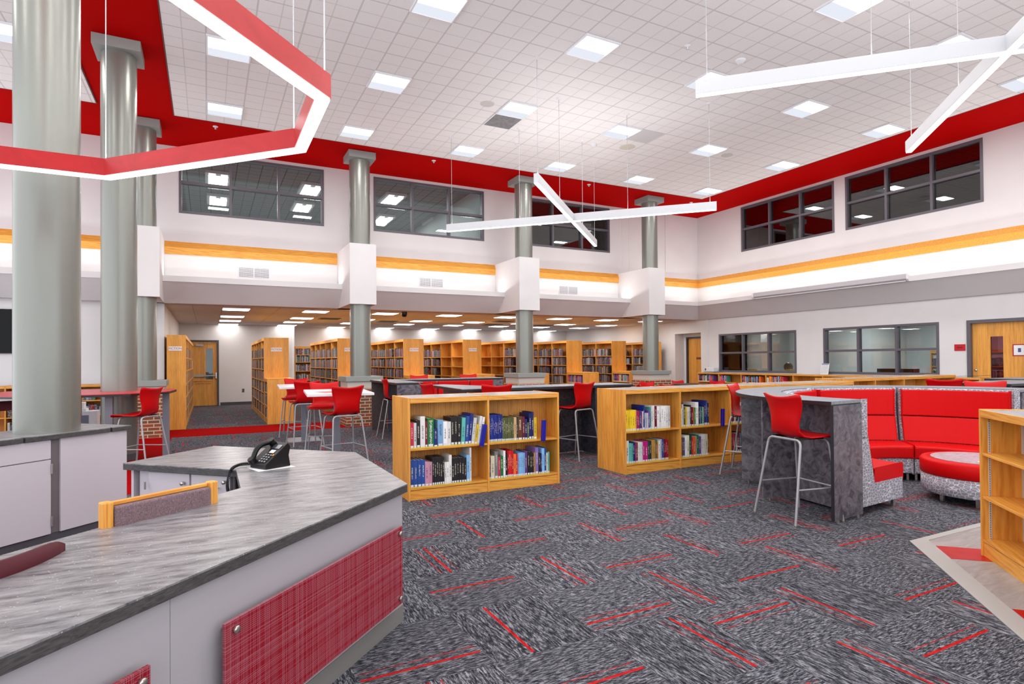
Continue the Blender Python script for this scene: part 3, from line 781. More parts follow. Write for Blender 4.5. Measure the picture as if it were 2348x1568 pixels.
# office ceiling lights beyond the glass
def office_light(p, z, label, group, power, s=(.6, .6), drop=.02):
    r = empty('ceiling_light', (p[0], p[1], z), 0, label, 'light', group)
    box('light_frame', WHITE, -s[0]/2-.02, -s[1]/2-.02, -drop, s[0]/2+.02, s[1]/2+.02, 0, r)
    for k in (-1, 1):
        box('lamp_lens', GLOW2, k*s[0]*.25-s[0]*.14, -s[1]/2+.02, -drop-.008, k*s[0]*.25+s[0]*.14, s[1]/2-.02, -drop, r)
    area('lamp', (p[0], p[1], z-drop-.03), s[0]*.8, s[1]*.8, power)
k = 0
for px, py, lb in ((500, 406, 'upper left pane of the left window'), (500, 456, 'lower left pane of the left window'), (712, 431, 'upper right pane of the left window'), (693, 472, 'lower right pane of the left window'),
                   (899, 453, 'upper left pane of the second window'), (878, 500, 'lower left pane of the second window'), (1062, 471, 'right pane of the second window'), (998, 507, 'middle lower pane of the second window')):
    office_light(at(px, py, 6.64), 6.65, 'twin tube office light seen through %s' % lb, 'office lights behind the back windows', E_ROOM, (.6, 1.1), .08)
office_light(Vector((8.9, 17.0)), 6.65, 'office light seen through the third back window', 'office lights behind the back windows', 5)
for (x, y), lb, pw in (((16.0, 12.2), 'left pane of the left lower window', 14), ((16.6, 8.9), 'left pane of the wide lower window', 14), ((16.4, 7.0), 'right pane of the wide lower window', 14)):
    office_light(Vector((x, y)), 2.72, 'office light seen through the %s' % lb, 'office lights behind the lower windows', pw*2.6)
area('lamp', (16.2, 11.3, 2.68), .5, .5, 10)
bpy.context.view_layer.update()
# ================================================================ BOOKCASES  (local: x along the run, front at y=0 facing -y)
def case(loc, rz, nb, bw, H, D, shelves, label, double=True, top_inset=True, group=None, t=.022, base=.10, strips=False, rail=.05, tall=False, ends=(1, 1), bevel=.0025):
    r = empty('bookcase', (loc[0], loc[1], 0), rz, label, 'bookcase', group)
    L = nb*bw; yb = D/2-.01 if double else D-.015
    for i in range(nb+1):
        x = i*bw
        x0, x1 = (x, x+t) if i == 0 else ((x-t, x) if i == nb else (x-t/2, x+t/2))
        end = i in (0, nb)
        nm = 'end_panel' if end else 'divider_panel'
        box(nm, WV, x0, 0 if end or not tall else .005, 0, x1, D, H, r, bevel)
    box('back_panel', WIN, t, yb, base, L-t, yb+.018, H-.03, r)
    for i in range(nb):
        x0 = i*bw+(t if i == 0 else t/2)+.0005; x1 = (i+1)*bw-(t if i == nb-1 else t/2)-.0005
        if top_inset:
            tp = box('top_panel', GREYTOP, x0, .018, H-.03, x1, D-.018, H-.006, r)
            mb = MB().box(x0, 0, H-.006-rail, x1, .018, H-.004)
            if double: mb.box(x0, D-.018, H-.006-rail, x1, D, H-.004)
            mb.build('top_rail', WX, r, bevel)
        else:
            mb = MB().box(x0, 0, H-.028, x1, D, H-.004); mb.box(x0, .002, H-.028-rail, x1, .02, H-.028)
            if double: mb.box(x0, D-.02, H-.028-rail, x1, D-.002, H-.028)
            mb.build('top_panel', WX, r)
        mb = MB().box(x0, .012, .002, x1, .03, base)
        if double: mb.box(x0, D-.03, .002, x1, D-.012, base)
        mb.build('kick_board', WX, r)
        for z in shelves:
            mb = MB().box(x0, .008, z-.02, x1, yb-.001, z)
            if double: mb.box(x0, yb+.019, z-.02, x1, D-.008, z)
            mb.build('shelf', WX, r, bevel)
        if strips:
            for xx in (x0, x1-.003):
                for yy in (.045, yb-.05):
                    mb = MB().box(xx, yy, base+.02, xx+.003, yy+.014, H-.09)
                    s = mb.build('shelf_standard', plain('slotted_zinc', (222, 220, 216), .5), r)
                    if yy < .1 and xx == x0:
                        mb = MB(); [mb.box(xx+.003, yy+.004, z_, xx+.0034, yy+.010, z_+.006) for z_ in [base+.03+.0125*q for q in range(68)]]
                        mb.build('slots', BLACK, s)
    return r
SH_LOW = [.125, .525]
lb1 = case((1.80, 5.805), 0, 2, .8965, 1.045, .58, SH_LOW, 'low oak bookcase with two bays of books, nearest the grey front desk', strips=False)
lb2 = case((4.555, 5.83), 0, 5, .905, 1.045, .58, SH_LOW, 'long low oak bookcase running behind the round booth counter')
lb3 = case((10.05, 6.62), 0, 4, .905, 1.045, .58, SH_LOW, 'low oak bookcase between the booth counter and the right wall windows')
rs = math.atan2(-1, -1)
rb = case((4.905, 2.235), R(-135), 3, .915, 1.045, .60, [.125, .43, .735], 'empty low oak bookcase cut off by the right edge, in the foreground', strips=True)
# shelving under the right wall windows, faces -x
wallc = case((14.02, 14.18), RZX, 9, .87, .985, .355, [.10, .40, .70], 'long oak wall bookcase under the right wall windows', double=False, rail=.04)
# tall stacks: rows run away from the camera, shelves face -x ; local x = +y direction reversed
def stack(xc, y0, nb, label, W=.57, H=2.02, low=True, sign=True):
    r = empty('bookcase', (xc-W/2, y0, 0), 0, label, 'bookcase', 'tall stacks in the back area')
    bw = .905; L = nb*bw; t = .022; SZ = [.12, .40, .685, .97, 1.255, 1.54, ]
    box('end_panel', WV, 0, 0, 0, W, t, H, r, .003); box('end_panel', WV, 0, L-t, 0, W, L, H, r)
    for i in range(1, nb): box('divider_panel', WV, .004, i*bw-t/2, 0, W-.004, i*bw+t/2, H, r)
    box('back_panel', WIN, W/2-.01, t, .1, W/2+.01, L-t, H-.03, r)
    for i in range(nb):
        a = i*bw+(t if i == 0 else t/2); b = (i+1)*bw-(t if i == nb-1 else t/2)
        mb = MB().box(0, a, H-.026, W, b, H-.002); mb.box(.0, a, H-.075, .018, b, H-.026); mb.box(W-.018, a, H-.075, W, b, H-.026); mb.build('top_panel', WX, r)
        mb = MB().box(.012, a, .002, .03, b, .10); mb.box(W-.03, a, .002, W-.012, b, .10); mb.build('kick_board', WX, r)
        for z in SZ+[1.80] if False else SZ:
            mb = MB().box(.008, a, z-.02, W/2-.011, b, z); mb.box(W/2+.011, a, z-.02, W-.008, b, z); mb.build('shelf', WX, r)
    if sign:
        s = empty('fiction_sign', (0, 0, 0)); s.parent = r
        sx = W/2 if sign is True else sign
        box('sign_plate', PAPER, sx-.125, -.006, 1.685, sx+.125, -.001, 1.775, s)
        text('sign_lettering', 'FICTION', .062, plain('crimson_print', (176, 24, 60)), s, (sx, -.0065, 1.73), (R(90), 0, 0))
    return r
STK = [(1.485, 15.45, 5, 'tall double bookcase end behind the far white table, fiction sign on its end', True),
       (3.225, 15.45, 5, 'tall double bookcase with fiction sign partly hidden by the second column', True),
       (4.955, 15.45, 4, 'tall double bookcase just right of the second column, fiction sign on end', True),
       (6.685, 15.45, 4, 'tall double bookcase with empty bays and a fiction sign', True),
       (8.405, 15.45, 4, 'tall double bookcase partly hidden behind the third column', False),
       (10.14, 15.45, 3, 'tall double bookcase right of the third column, full of books', False),
       (11.865, 15.45, 3, 'tall double bookcase second from the right, beside a low unit', False),
       (13.80, 15.95, 3, 'rightmost tall double bookcase, behind the fourth column', False)]
STK_O = []
for x, y, nb, lb, sg in STK: STK_O.append(stack(x, y, nb, lb, sign=(sg and (.285 if x < 3 else .30)) or False))
t0 = stack(-.60, 14.45, 8, 'tall oak bookcase along the left wall by the exit door, fiction sign on end', W=.36, sign=.16)
# low units standing against the ends of the tall stacks
def low_unit(xc, y0, label):
    W = .57; H = 1.045; t = .022; L = .88
    r = empty('bookcase', (xc-W/2, y0, 0), 0, label, 'bookcase', 'low units at the stack ends')
    box('end_panel', WV, 0, 0, 0, W, t, H-.03, r, .003); box('end_panel', WV, 0, L-t, 0, W, L, H-.03, r)
    box('top_panel', WX, 0, 0, H-.03, W, L, H, r, .003); box('back_panel', WIN, W/2-.01, t, .1, W/2+.01, L-t, H-.03, r)
    box('top_rail', WX, 0, t, H-.08, .018, L-t, H-.03, r)
    box('kick_board', WX, .012, t, .002, .03, L-t, .1, r)
    for z in (.12, .42, .72): MB().box(.008, t, z-.02, W/2-.011, L-t, z).box(W/2+.011, t, z-.02, W-.008, L-t, z).build('shelf', WX, r)
    return r
for i, (x, lb) in enumerate(((1.485, 'low oak unit in front of the leftmost double stack'), (3.225, 'low oak unit hidden mostly by the second column'), (4.955, 'low oak unit behind the left stool beyond the grey booth'),
                             (6.685, 'low oak unit behind the right stool beyond the grey booth'), (8.405, 'low oak unit just right of the third column'), (10.14, 'low oak unit with books, left of the two by the fourth column'), (11.865, 'low oak unit with books touching the fourth column'))):
    low_unit(x, 14.56, lb)
# single-faced case on the far wall, and the ones along the lower back-left wall
fw = case((2.75, 22.22), 0, 2, 1.15, 1.98, .36, [.12, .44, .77, 1.10, 1.42, 1.68], 'tall oak bookcase against the far wall between two stacks', double=False, top_inset=False, rail=.05)
lwc = case((-6.1, 14.2), 0, 5, .905, 1.02, .36, [.12, .42, .70], 'low oak bookcase on the back wall left of the red table', double=False, top_inset=True)

# ---------------------------------------------------------------- BOOKS
PAL = dict(pink=(214, 44, 84), white=(236, 234, 230), black=(30, 28, 34), cream=(226, 214, 184), maroon=(120, 22, 48), green=(10, 130, 66), blue=(34, 74, 150), sky=(130, 182, 226),
           navy=(24, 36, 104), teal=(90, 176, 166), yellow=(240, 200, 40), red=(206, 26, 36), grey=(140, 140, 140), purple=(110, 70, 150), lilac=(146, 116, 190), orange=(238, 112, 46),
           brown=(112, 66, 44), tan=(176, 132, 62), rose=(226, 160, 186), cobalt=(16, 40, 132), olive=(86, 92, 50), plum=(150, 34, 120), dark=(44, 48, 52), slate=(98, 112, 140),
           forest=(16, 76, 58), magenta=(196, 30, 130), silver=(196, 200, 206), peach=(240, 196, 140))
PAL_NAME = dict(sky='sky blue', cream='cream', cobalt='cobalt blue', tan='tan', rose='pale pink', dark='charcoal', forest='dark green', navy='navy blue', pink='bright pink')
ORD = 'first second third fourth fifth sixth seventh eighth ninth tenth eleventh twelfth thirteenth fourteenth fifteenth sixteenth seventeenth eighteenth nineteenth twentieth twenty-first twenty-second twenty-third twenty-fourth twenty-fifth twenty-sixth twenty-seventh twenty-eighth twenty-ninth thirtieth thirty-first thirty-second'.split()
NB = [0]
def one_book(M_, t, h, d, colname_, label, group, lean=0, pages=True):
    NB[0] += 1
    c = PAL[colname_]; e = .003
    mb = MB(); mb.box(0, 0, 0, t, e, h); mb.box(0, e, 0, e*.8, d, h); mb.box(t-e*.8, e, 0, t, d, h)
    o = mb.build('book', BOOKM, None, label=label, cat='book', group=group)
    j = 1+random.uniform(-.12, .12); lc = lin(*[max(0, min(255, v*j)) for v in c]); o.color = lc
    o.matrix_world = M_ @ Matrix.Rotation(lean, 4, 'Y') if lean else M_
    if pages:
        box('page_block', PAGES, e*.8+.0004, e+.0004, .004, t-e*.8-.0004, d-.004, h-.006, o)
    return o
def shelf_row(root, x0, z, specs, where, group, D=.275, y=.012, short=False):
    """specs: (colour, thickness mm, height mm[, lean deg]) left to right in the case's local frame"""
    bpy.context.view_layer.update(); base = root.matrix_world; x = x0
    for i, s in enumerate(specs):
        col_, t, h = s[0], s[1]/1000, s[2]/1000; ln = s[3] if len(s) > 3 else 0
        dz = 0; dx = 0
        if ln: dx = 0; dz = 0
        d = min(D-.03, .13+h*.32)
        nm = PAL_NAME.get(col_, col_); th = 'thick' if t > .042 else ('thin' if t < .02 else '')
        ht = 'tall' if h > .29 else ''
        lb = ' '.join(w for w in (ht, th, nm, 'book,', ORD[i], 'from left on', where) if w)
        M_ = base @ Matrix.Translation((x+dx, y+random.uniform(0, .006), z+.001))
        one_book(M_, t, h, d, col_, lb, group, R(ln))
        x += t+.0012+(math.sin(R(ln))*.0 if ln else 0)
    return x
def bookend(root, x, z, lean, label):
    t = empty('bookend', (0, 0, 0), 0, label, 'bookend', 'blue metal bookends')
    bpy.context.view_layer.update(); t.matrix_world = root.matrix_world @ Matrix.Translation((x, -.02, z-.035)) @ Matrix.Rotation(R(lean), 4, 'Y')
    box('upright_plate', BLUE, 0, .004, 0, .003, .03, .235, t); box('front_flange', BLUE, .004, 0, .0, .045, .003, .235, t)
g1 = 'books in the two-bay low bookcase'
A = .0225
# mm sizes measured off the picture
shelf_row(lb1, A+.002, .525, [('pink', 38, 265), ('white', 28, 262), ('black', 38, 285), ('white', 50, 325), ('maroon', 26, 275), ('green', 66, 300), ('navy', 42, 190), ('sky', 60, 280), ('white', 44, 260), ('white', 40, 255),
          ('black', 37, 300), ('black', 35, 298), ('black', 35, 300), ('teal', 42, 290, 3), ('blue', 40, 305, 4), ('cobalt', 32, 330, 5), ('white', 36, 285, 7), ('yellow', 30, 215, 8), ('white', 26, 300, 8), ('white', 26, 290, 9)], 'upper left shelf, two-bay case', g1)
shelf_row(lb1, A+.002, .125, [('blue', 38, 285), ('blue', 38, 283), ('blue', 38, 281), ('blue', 38, 280), ('rose', 40, 255), ('rose', 36, 250), ('black', 21, 290), ('black', 21, 291), ('black', 21, 290), ('black', 21, 289), ('black', 21, 290), ('black', 21, 289),
          ('white', 24, 235), ('white', 24, 235), ('white', 30, 305), ('black', 26, 270), ('black', 27, 268), ('black', 27, 270), ('black', 27, 266), ('black', 27, 266), ('black', 26, 262), ('sky', 36, 290), ('white', 18, 365)], 'lower left shelf, two-bay case', g1)
X2 = .8965+.0125
shelf_row(lb1, X2, .525, [('cobalt', 13.5, 300)]*11+[('olive', 16.5, 262)]*8+[('peach', 32, 262), ('dark', 16, 262), ('brown', 56, 268), ('maroon', 28, 262), ('navy', 30, 235), ('olive', 22, 195), ('navy', 34, 295), ('navy', 24, 310), ('yellow', 38, 248)], 'upper right shelf, two-bay case', g1)
shelf_row(lb1, X2, .125, [('navy', 16, 235), ('cream', 46, 255), ('grey', 40, 300), ('pink', 28, 240), ('green', 34, 245), ('white', 24, 300), ('black', 26, 262), ('red', 17, 295), ('red', 17, 295), ('red', 17, 294), ('red', 17, 295), ('orange', 30, 255), ('red', 22, 250),
          ('sky', 16.5, 262), ('sky', 16.5, 261), ('sky', 16.5, 262), ('sky', 16.5, 262), ('sky', 16.5, 260), ('purple', 30, 275), ('black', 32, 265), ('black', 30, 264), ('black', 20, 245), ('tan', 18, 250), ('lilac', 40, 305), ('black', 22, 240), ('navy', 18, 235), ('sky', 34, 290), ('blue', 24, 295), ('cream', 16, 235), ('teal', 20, 245)], 'lower right shelf, two-bay case', g1)
bookend(lb1, .785, .54, 10, 'blue bookend leaning at the upper left shelf of the two-bay bookcase')
bookend(lb1, .8965+.655, .54, 3, 'blue bookend at the upper right shelf of the two-bay bookcase')
# WORLD ALMANAC lettering on the green book's spine
for o in list(SC.objects):
    if o.name.startswith('book') and o.get('label', '').startswith('tall thick green book, sixth from left on upper left'):
        text('spine_lettering', 'WORLD ALMANAC', .034, PAPER, o, (.033, -.0012, .135), (R(90), R(90), 0))
        text('spine_year', '2020', .022, plain('yellow_print', (240, 220, 60)), o, (.033, -.0012, .272), (R(90), 0, 0))
g2 = 'books in the long low bookcase'
shelf_row(lb2, A+.002, .525, [('yellow', 33, 262), ('yellow', 33, 260), ('yellow', 33, 261), ('yellow', 40, 262), ('yellow', 24, 262), ('plum', 22, 255), ('red', 24, 250), ('blue', 30, 250), ('red', 12, 235), ('silver', 14, 240), ('cobalt', 22, 315), ('silver', 13, 215), ('silver', 13, 215), ('silver', 13, 216), ('silver', 13, 215), ('purple', 26, 245), ('teal', 20, 285), ('white', 24, 300), ('white', 24, 305), ('maroon', 38, 295)]+[('white', 36, 292)]*6, 'upper shelf of first bay, long case', g2)
shelf_row(lb2, A+.002, .125, [('white', 44, 285), ('teal', 34, 255), ('teal', 28, 250), ('navy', 32, 255), ('plum', 18, 250), ('brown', 24, 255), ('white', 18, 258), ('white', 18, 258), ('white', 18, 258), ('silver', 18, 256), ('magenta', 36, 260), ('magenta', 42, 262), ('forest', 26, 258), ('dark', 30, 260), ('tan', 24, 270), ('tan', 24, 270), ('tan', 20, 268), ('olive', 22, 270), ('orange', 16, 225), ('white', 30, 255), ('silver', 22, 270), ('blue', 30, 270), ('maroon', 18, 262), ('maroon', 22, 260), ('red', 20, 262), ('maroon', 18, 255)], 'lower shelf of first bay, long case', g2)
X3 = .905+.0125
shelf_row(lb2, X3, .525, [('cream', 22, 250), ('silver', 28, 300), ('olive', 34, 265), ('yellow', 22, 262), ('white', 18, 262), ('white', 18, 262), ('white', 18, 262), ('dark', 16, 285), ('maroon', 34, 255), ('orange', 16, 255), ('green', 24, 250), ('white', 52, 318), ('dark', 18, 250), ('slate', 20, 250), ('forest', 20, 250), ('teal', 22, 250), ('tan', 16, 250), ('navy', 28, 335), ('blue', 24, 335), ('dark', 24, 300)], 'upper shelf of second bay, long case', g2)
shelf_row(lb2, X3, .125, [('slate', 20, 262), ('brown', 22, 262), ('blue', 24, 262), ('white', 34, 285), ('cream', 38, 290), ('forest', 44, 300), ('red', 22, 255), ('orange', 46, 262), ('rose', 16, 270), ('green', 34, 282), ('purple', 40, 262), ('white', 38, 285), ('white', 36, 285), ('cream', 44, 285), ('brown', 14, 285)], 'lower shelf of second bay, long case', g2)
X4 = 1.81+.0125
shelf_row(lb2, X4, .525, [('sky', 17, 240), ('maroon', 17, 240), ('maroon', 17, 240), ('maroon', 17, 285), ('cream', 26, 240), ('dark', 24, 235), ('navy', 26, 265), ('maroon', 28, 262), ('blue', 16, 230), ('orange', 18, 240), ('white', 34, 275), ('white', 40, 280)], 'upper shelf of third bay, long case', g2)
shelf_row(lb2, X4, .125, [('navy', 26, 262), ('red', 44, 265), ('dark', 20, 262), ('white', 34, 262), ('maroon', 38, 262), ('slate', 30, 262), ('forest', 24, 262), ('maroon', 30, 262), ('red', 20, 262)], 'lower shelf of third bay, long case', g2)
bookend(lb2, .905+.72, .54, 2, 'blue bookend at the second bay of the long bookcase')
# visible top shelf of the wall case
cols_ = list(PAL)
def rand_specs(wd, hmin=170, hmax=225, seed=0):
    rnd = random.Random(seed); s = []; x = 0
    while x < wd:
        t = rnd.choice([22, 26, 30, 34, 40]); s.append((rnd.choice(cols_), t, rnd.uniform(hmin, hmax))); x += t/1000+.0012
    return s
for b in range(4):
    shelf_row(wallc, b*.87+.0235, .70, rand_specs((.60, .26, .66, .52)[b], 165, 215, b+3), 'top shelf of %s bay, window wall case' % ORD[b], 'books in the window wall case', D=.3)
# end-facing books of two low units are individuals too (their shelves face -x)
class Frame: pass
def side_row(xf, ya, z, specs, where, group):
    """spines face -x, row runs toward the camera (image left to right)"""
    base = Matrix.Translation((xf, ya, 0)) @ Matrix.Rotation(R(-90), 4, 'Z'); x = 0
    for i, s in enumerate(specs):
        t, h = s[1]/1000, s[2]/1000; nm = PAL_NAME.get(s[0], s[0])
        one_book(base @ Matrix.Translation((x, .01, z+.001)), t, h, .17, s[0], ' '.join((nm, 'book,', ORD[i], 'from left on', where)), group)
        x += t+.0012
for xf, wh, sd in ((10.14-.285, 'top shelf of low unit right of third column', 21), (11.865-.285, 'top shelf of low unit by fourth column', 22)):
    side_row(xf, 14.56+.855, .72, rand_specs(.70, 190, 235, sd), wh, 'books in the low units')
print('individual books', NB[0])

# all remaining far books: too many to be told apart, one object
mb = MB(); rnd = random.Random(5)
def fill(xf, y_hi, wd, z, side=-1, frac=1.0, hm=.225, d=.17):
    """spines face side*x ; runs from y_hi toward smaller y"""
    y = y_hi
    end = y_hi-wd*frac
    while y > end:
        t = rnd.uniform(.018, .042); h = rnd.uniform(hm-.035, hm+.02)
        if y-t < y_hi-wd+.003: break
        dd = rnd.uniform(.13, d); o = rnd.uniform(.0, .012)
        x0, x1 = (xf+.012+o, xf+dd) if side < 0 else (xf-dd, xf-.012-o)
        mb.box(x0, y-t, z+.001, x1, y-.001, z+h); y -= t
    if rnd.random() < .45 and y > y_hi-wd+.12:
        x0, x1 = (xf+.015, xf+.04) if side < 0 else (xf-.04, xf-.015)
        mb.box(x0, y-.13, z+.001, x1, y-.006, z+.2)
SZ = [.12, .40, .685, .97, 1.255, 1.54]
for k, (x, y, nb, lb, sg) in enumerate(STK):
    for b in range(nb):
        if k == 3 and b in (0, 1): continue
        if k == 4 and b in (1, 2): continue
        for z in SZ:
            fr = rnd.choice([.7, .82, .9, .95, 1]) if k < 3 else rnd.choice([.5, .62, .75, .9])
            fill(x-.285, y+(b+1)*.905-.013, .88, z, -1, fr)
for b in range(8):
    for z in SZ: fill(-.42, 14.45+(b+1)*.905-.013, .88, z, 1, rnd.choice([.6, .8, .95]))
for k in (0, 1, 2, 5, 6):
    for z in (.12, .42, .72):
        if k in (5, 6) and z == .72: continue
        fill(STK[k][0]-.285, 14.56+.855, .82, z, -1, rnd.choice([.8, 1]))
def fillx(x0, wd, yf, z, hm=.23, frac=.8):
    x = x0
    while x < x0+wd*frac:
        t = rnd.uniform(.018, .045); h = rnd.uniform(hm-.04, hm+.02)
        mb.box(x, yf+.012, z+.001, x+t-.001, yf+.16, z+h); x += t
for i in range(2):
    for z in (.12, .44, .77, 1.10, 1.42, 1.68): fillx(2.75+i*1.15+.03, 1.09, 22.22, z, .22, .78)
for i in range(5):
    for z, fr in ((.12, .5), (.42, .7), (.70, .5)): fillx(-6.1+i*.905+.03, .85, 14.2, z, .19, fr if i != 2 else .0)
for i in range(2): 
    for z in (.10, .40): fillx(4.555+.905*(3+i)+.02, .6, 5.84, z+.025, .24, .8)
oc = [case((18.1, 13.7), RZX, 3, .95, 1.9, .3, [.1, .45, .8, 1.15, 1.5], 'pale office bookcase behind the left lower window', double=False, top_inset=False), case((18.5, 9.6), RZX, 3, .95, 1.6, .3, [.1, .45, .8, 1.15], 'pale office bookcase behind the wide lower window', double=False, top_inset=False)]
for i in range(3):
    for z in (.8, 1.15, 1.5): fill(18.1, 13.7-i*.95-.03, .88, z, -1, .9)
    for z in (.8, 1.15): fill(18.5, 9.6-i*.95-.03, .88, z, -1, .8)
mb.build('library_books', MANYB, label='rows of library books filling the tall stacks in the back area', cat='books', kind='stuff')

# loose things on the wall case
t = empty('desk_calendar', (14.20, 10.02, .987), RZX, 'white desk calendar leaning beside the wide lower window', 'calendar')
M_ = Matrix.Rotation(R(-12), 4, 'X')
MB().box(0, 0, 0, .22, .004, .29, M_).build('calendar_sheet', PAPER, t)
MB().box(.01, -.002, .262, .21, -.0005, .285, M_).build('calendar_header', plain('blue_print', (70, 90, 160)), t)
mb = MB()
for a in range(5):
    for b in range(6): mb.box(.022+a*.038, -.002, .03+b*.038, .036+a*.038, -.0005, .048+b*.038, M_)
mb.build('calendar_dates', plain('dark_print', (60, 60, 70)), t)
t = empty('label_printer', (14.14, 13.98, .984), RZX, 'small white printer with grey paper tray on the wall bookcase by the alcove door', 'printer')
box('printer_body', WHITE, .0, .0, .03, .36, .2, .15, t, .01); box('paper_tray', plain('grey_tray', (150, 156, 164)), .02, -.06, .01, .44, .2, .03, t)
box('control_panel', plain('dark_grey_keys', (70, 70, 74)), .0, -.003, .06, .05, -.0, .13, t)
for y, lb, c1 in ((11.2, 'yellow and pink boxes stacked on the office window sill at right', (226, 196, 60)), (12.5, 'low green boxed stack on the office window sill', (186, 186, 70))):
    tagp(box('small_box', plain('c%s' % c1[0], c1), 14.66, y, 1.03, 14.78, y+.22, 1.10), lb, 'box')
t = empty('counter_behind_window', (0, 0, 0), 0, 'office desk seen through the lower left window', 'desk'); box('desk_top', WX, 14.62, 10.6, .98, 15.3, 12.95, 1.03, t); box('desk_body', WV, 14.9, 10.7, 0, 15.25, 12.9, .98, t)
fitting('globe', 14.95, 11.55, 1.03, [(0, .26), (.06, .25), (.115, .19), (.13, .13), (.115, .07), (.06, .01), (.03, 0), (0, 0)], mottled('brown_globe', (80, 44, 34), (140, 90, 60), 6), 'round brown globe on the office desk behind the window', 'globe')
t = empty('notice_frame', (14.50, 13.40, 1.06), RZX, 'small red edged notice in the left lower window corner', 'notice'); box('notice_border', REDPL, 0, 0, 0, .16, .004, .24, t); box('notice_sheet', PAPER, .015, -.003, .015, .145, 0, .225, t)
box('notice_print', BLACK, .055, -.005, .07, .105, -.003, .15, t)
t = empty('counter_behind_window', (0, 0, 0), 0, 'dark low shelf seen through the wide lower window', 'shelf'); box('shelf_box', BLACK, 14.7, 8.0, .0, 14.95, 8.85, 1.14, t)
# ================================================================ STOOLS  (local: faces +y)
def shell_mesh(mb, sz, t=.011):
    prof = [(.235, -.022, .180), (.225, -.004, .198), (.19, .006, .214), (.10, .004, .226), (0, -.004, .226), (-.09, -.008, .214), (-.145, .006, .192), (-.178, .045, .170), (-.188, .10, .166),
            (-.186, .165, .178), (-.186, .23, .196), (-.196, .29, .210), (-.212, .335, .219), (-.228, .372, .220)]
    nu = 12; P = []
    for k, (y, z, hw) in enumerate(prof):
        row = []; back = max(0, min(1, (k-6)/3)); f = k/(len(prof)-1)
        for i in range(nu+1):
            u = i/nu*2-1; c = 1-u*u
            yy = y+.045-back*.038*c + back*.012; zz = sz+z-(1-back)*.012*c
            if k >= 11: zz -= (.034*(k-10)/3)*(c**1.2)
            if abs(u) > .9 and k == len(prof)-1: zz -= .010
            row.append(Vector((u*hw, yy, zz)))
        P.append(row)
    m_ = nu+1; top = [v for r_ in P for v in r_]; L = len(top)
    nrm = []
    for k in range(len(P)):
        for i in range(m_):
            a = P[min(k+1, len(P)-1)][i]-P[max(k-1, 0)][i]; b = P[k][min(i+1, nu)]-P[k][max(i-1, 0)]
            nrm.append(a.cross(b).normalized())
    bot = [v+n*t for v, n in zip(top, nrm)]
    fs = []
    for k in range(len(P)-1):
        for i in range(nu):
            a = k*m_+i; fs.append((a, a+m_, a+m_+1, a+1)); fs.append((L+a, L+a+1, L+a+m_+1, L+a+m_))
    rim = [i for i in range(m_)]+[k*m_+nu for k in range(1, len(P))]+[(len(P)-1)*m_+i for i in range(nu-1, -1, -1)]+[k*m_ for k in range(len(P)-2, 0, -1)]
    for a, b in zip(rim, rim[1:]+rim[:1]): fs.append((a, b, L+b, L+a))
    mb.add(top+bot, fs, True); return mb
def bend(pts, r=.05, n=5):
    out = [Vector(pts[0])]
    for a, b, c in zip(pts, pts[1:], pts[2:]):
        a, b, c = Vector(a), Vector(b), Vector(c); p = b+(a-b).normalized()*r; q = b+(c-b).normalized()*r
        out += [(p*(1-t)**2+b*2*t*(1-t)+q*t*t) for t in [i/n for i in range(n+1)]]
    out.append(Vector(pts[-1])); return out
def stool(label, group, sz=.738, cat='stool', name='bar_stool'):
    r = empty(name, (0, 0, 0), 0, label, cat, group)
    shell_mesh(MB(), sz).build('seat_shell', REDPL, r)
    zt = sz-.028
    for sy, fy, ty in ((-1, -.255, -.135), (1, .245, .155)):
        for sx in (-1, 1):
            tp = bend([(sx*.25, fy, .012), (sx*.19, ty, zt), (0, ty, zt)], .055)
            lg = MB().tube(tp, .0112, 8).build('leg', STEEL, r)
            MB().cyl(sx*.25, fy, 0, .016, .013, 10).build('foot_glide', CHROME, lg)
    if sz > .6:
        k = .30/zt; f = lambda sx, fy, ty: Vector((sx*(.25-.06*k), fy+(ty-fy)*k, .30))
        bl, br, fl, fr_ = f(-1, -.255, -.135), f(1, -.255, -.135), f(-1, .245, .155), f(1, .245, .155)
        for a, b in ((bl, fl), (br, fr_), (fl, fr_)): MB().tube([a, b], .008, 8).build('footrest_bar', STEEL, r)
    mb = MB(); mb.box(-.15, -.13, zt+.0, -.12, .15, zt+.018); mb.box(.12, -.13, zt, .15, .15, zt+.018); mb.build('seat_bracket', BLACK, r)
    return r
def place(o, x, y, fwd, label, group=None):
    o.location = (x, y, 0); o.rotation_euler = (0, 0, math.atan2(fwd[1], fwd[0])-math.pi/2); o['label'] = label
    if group: o['group'] = group
    return o
GS = 'red bar stools'
first = stool('', GS)
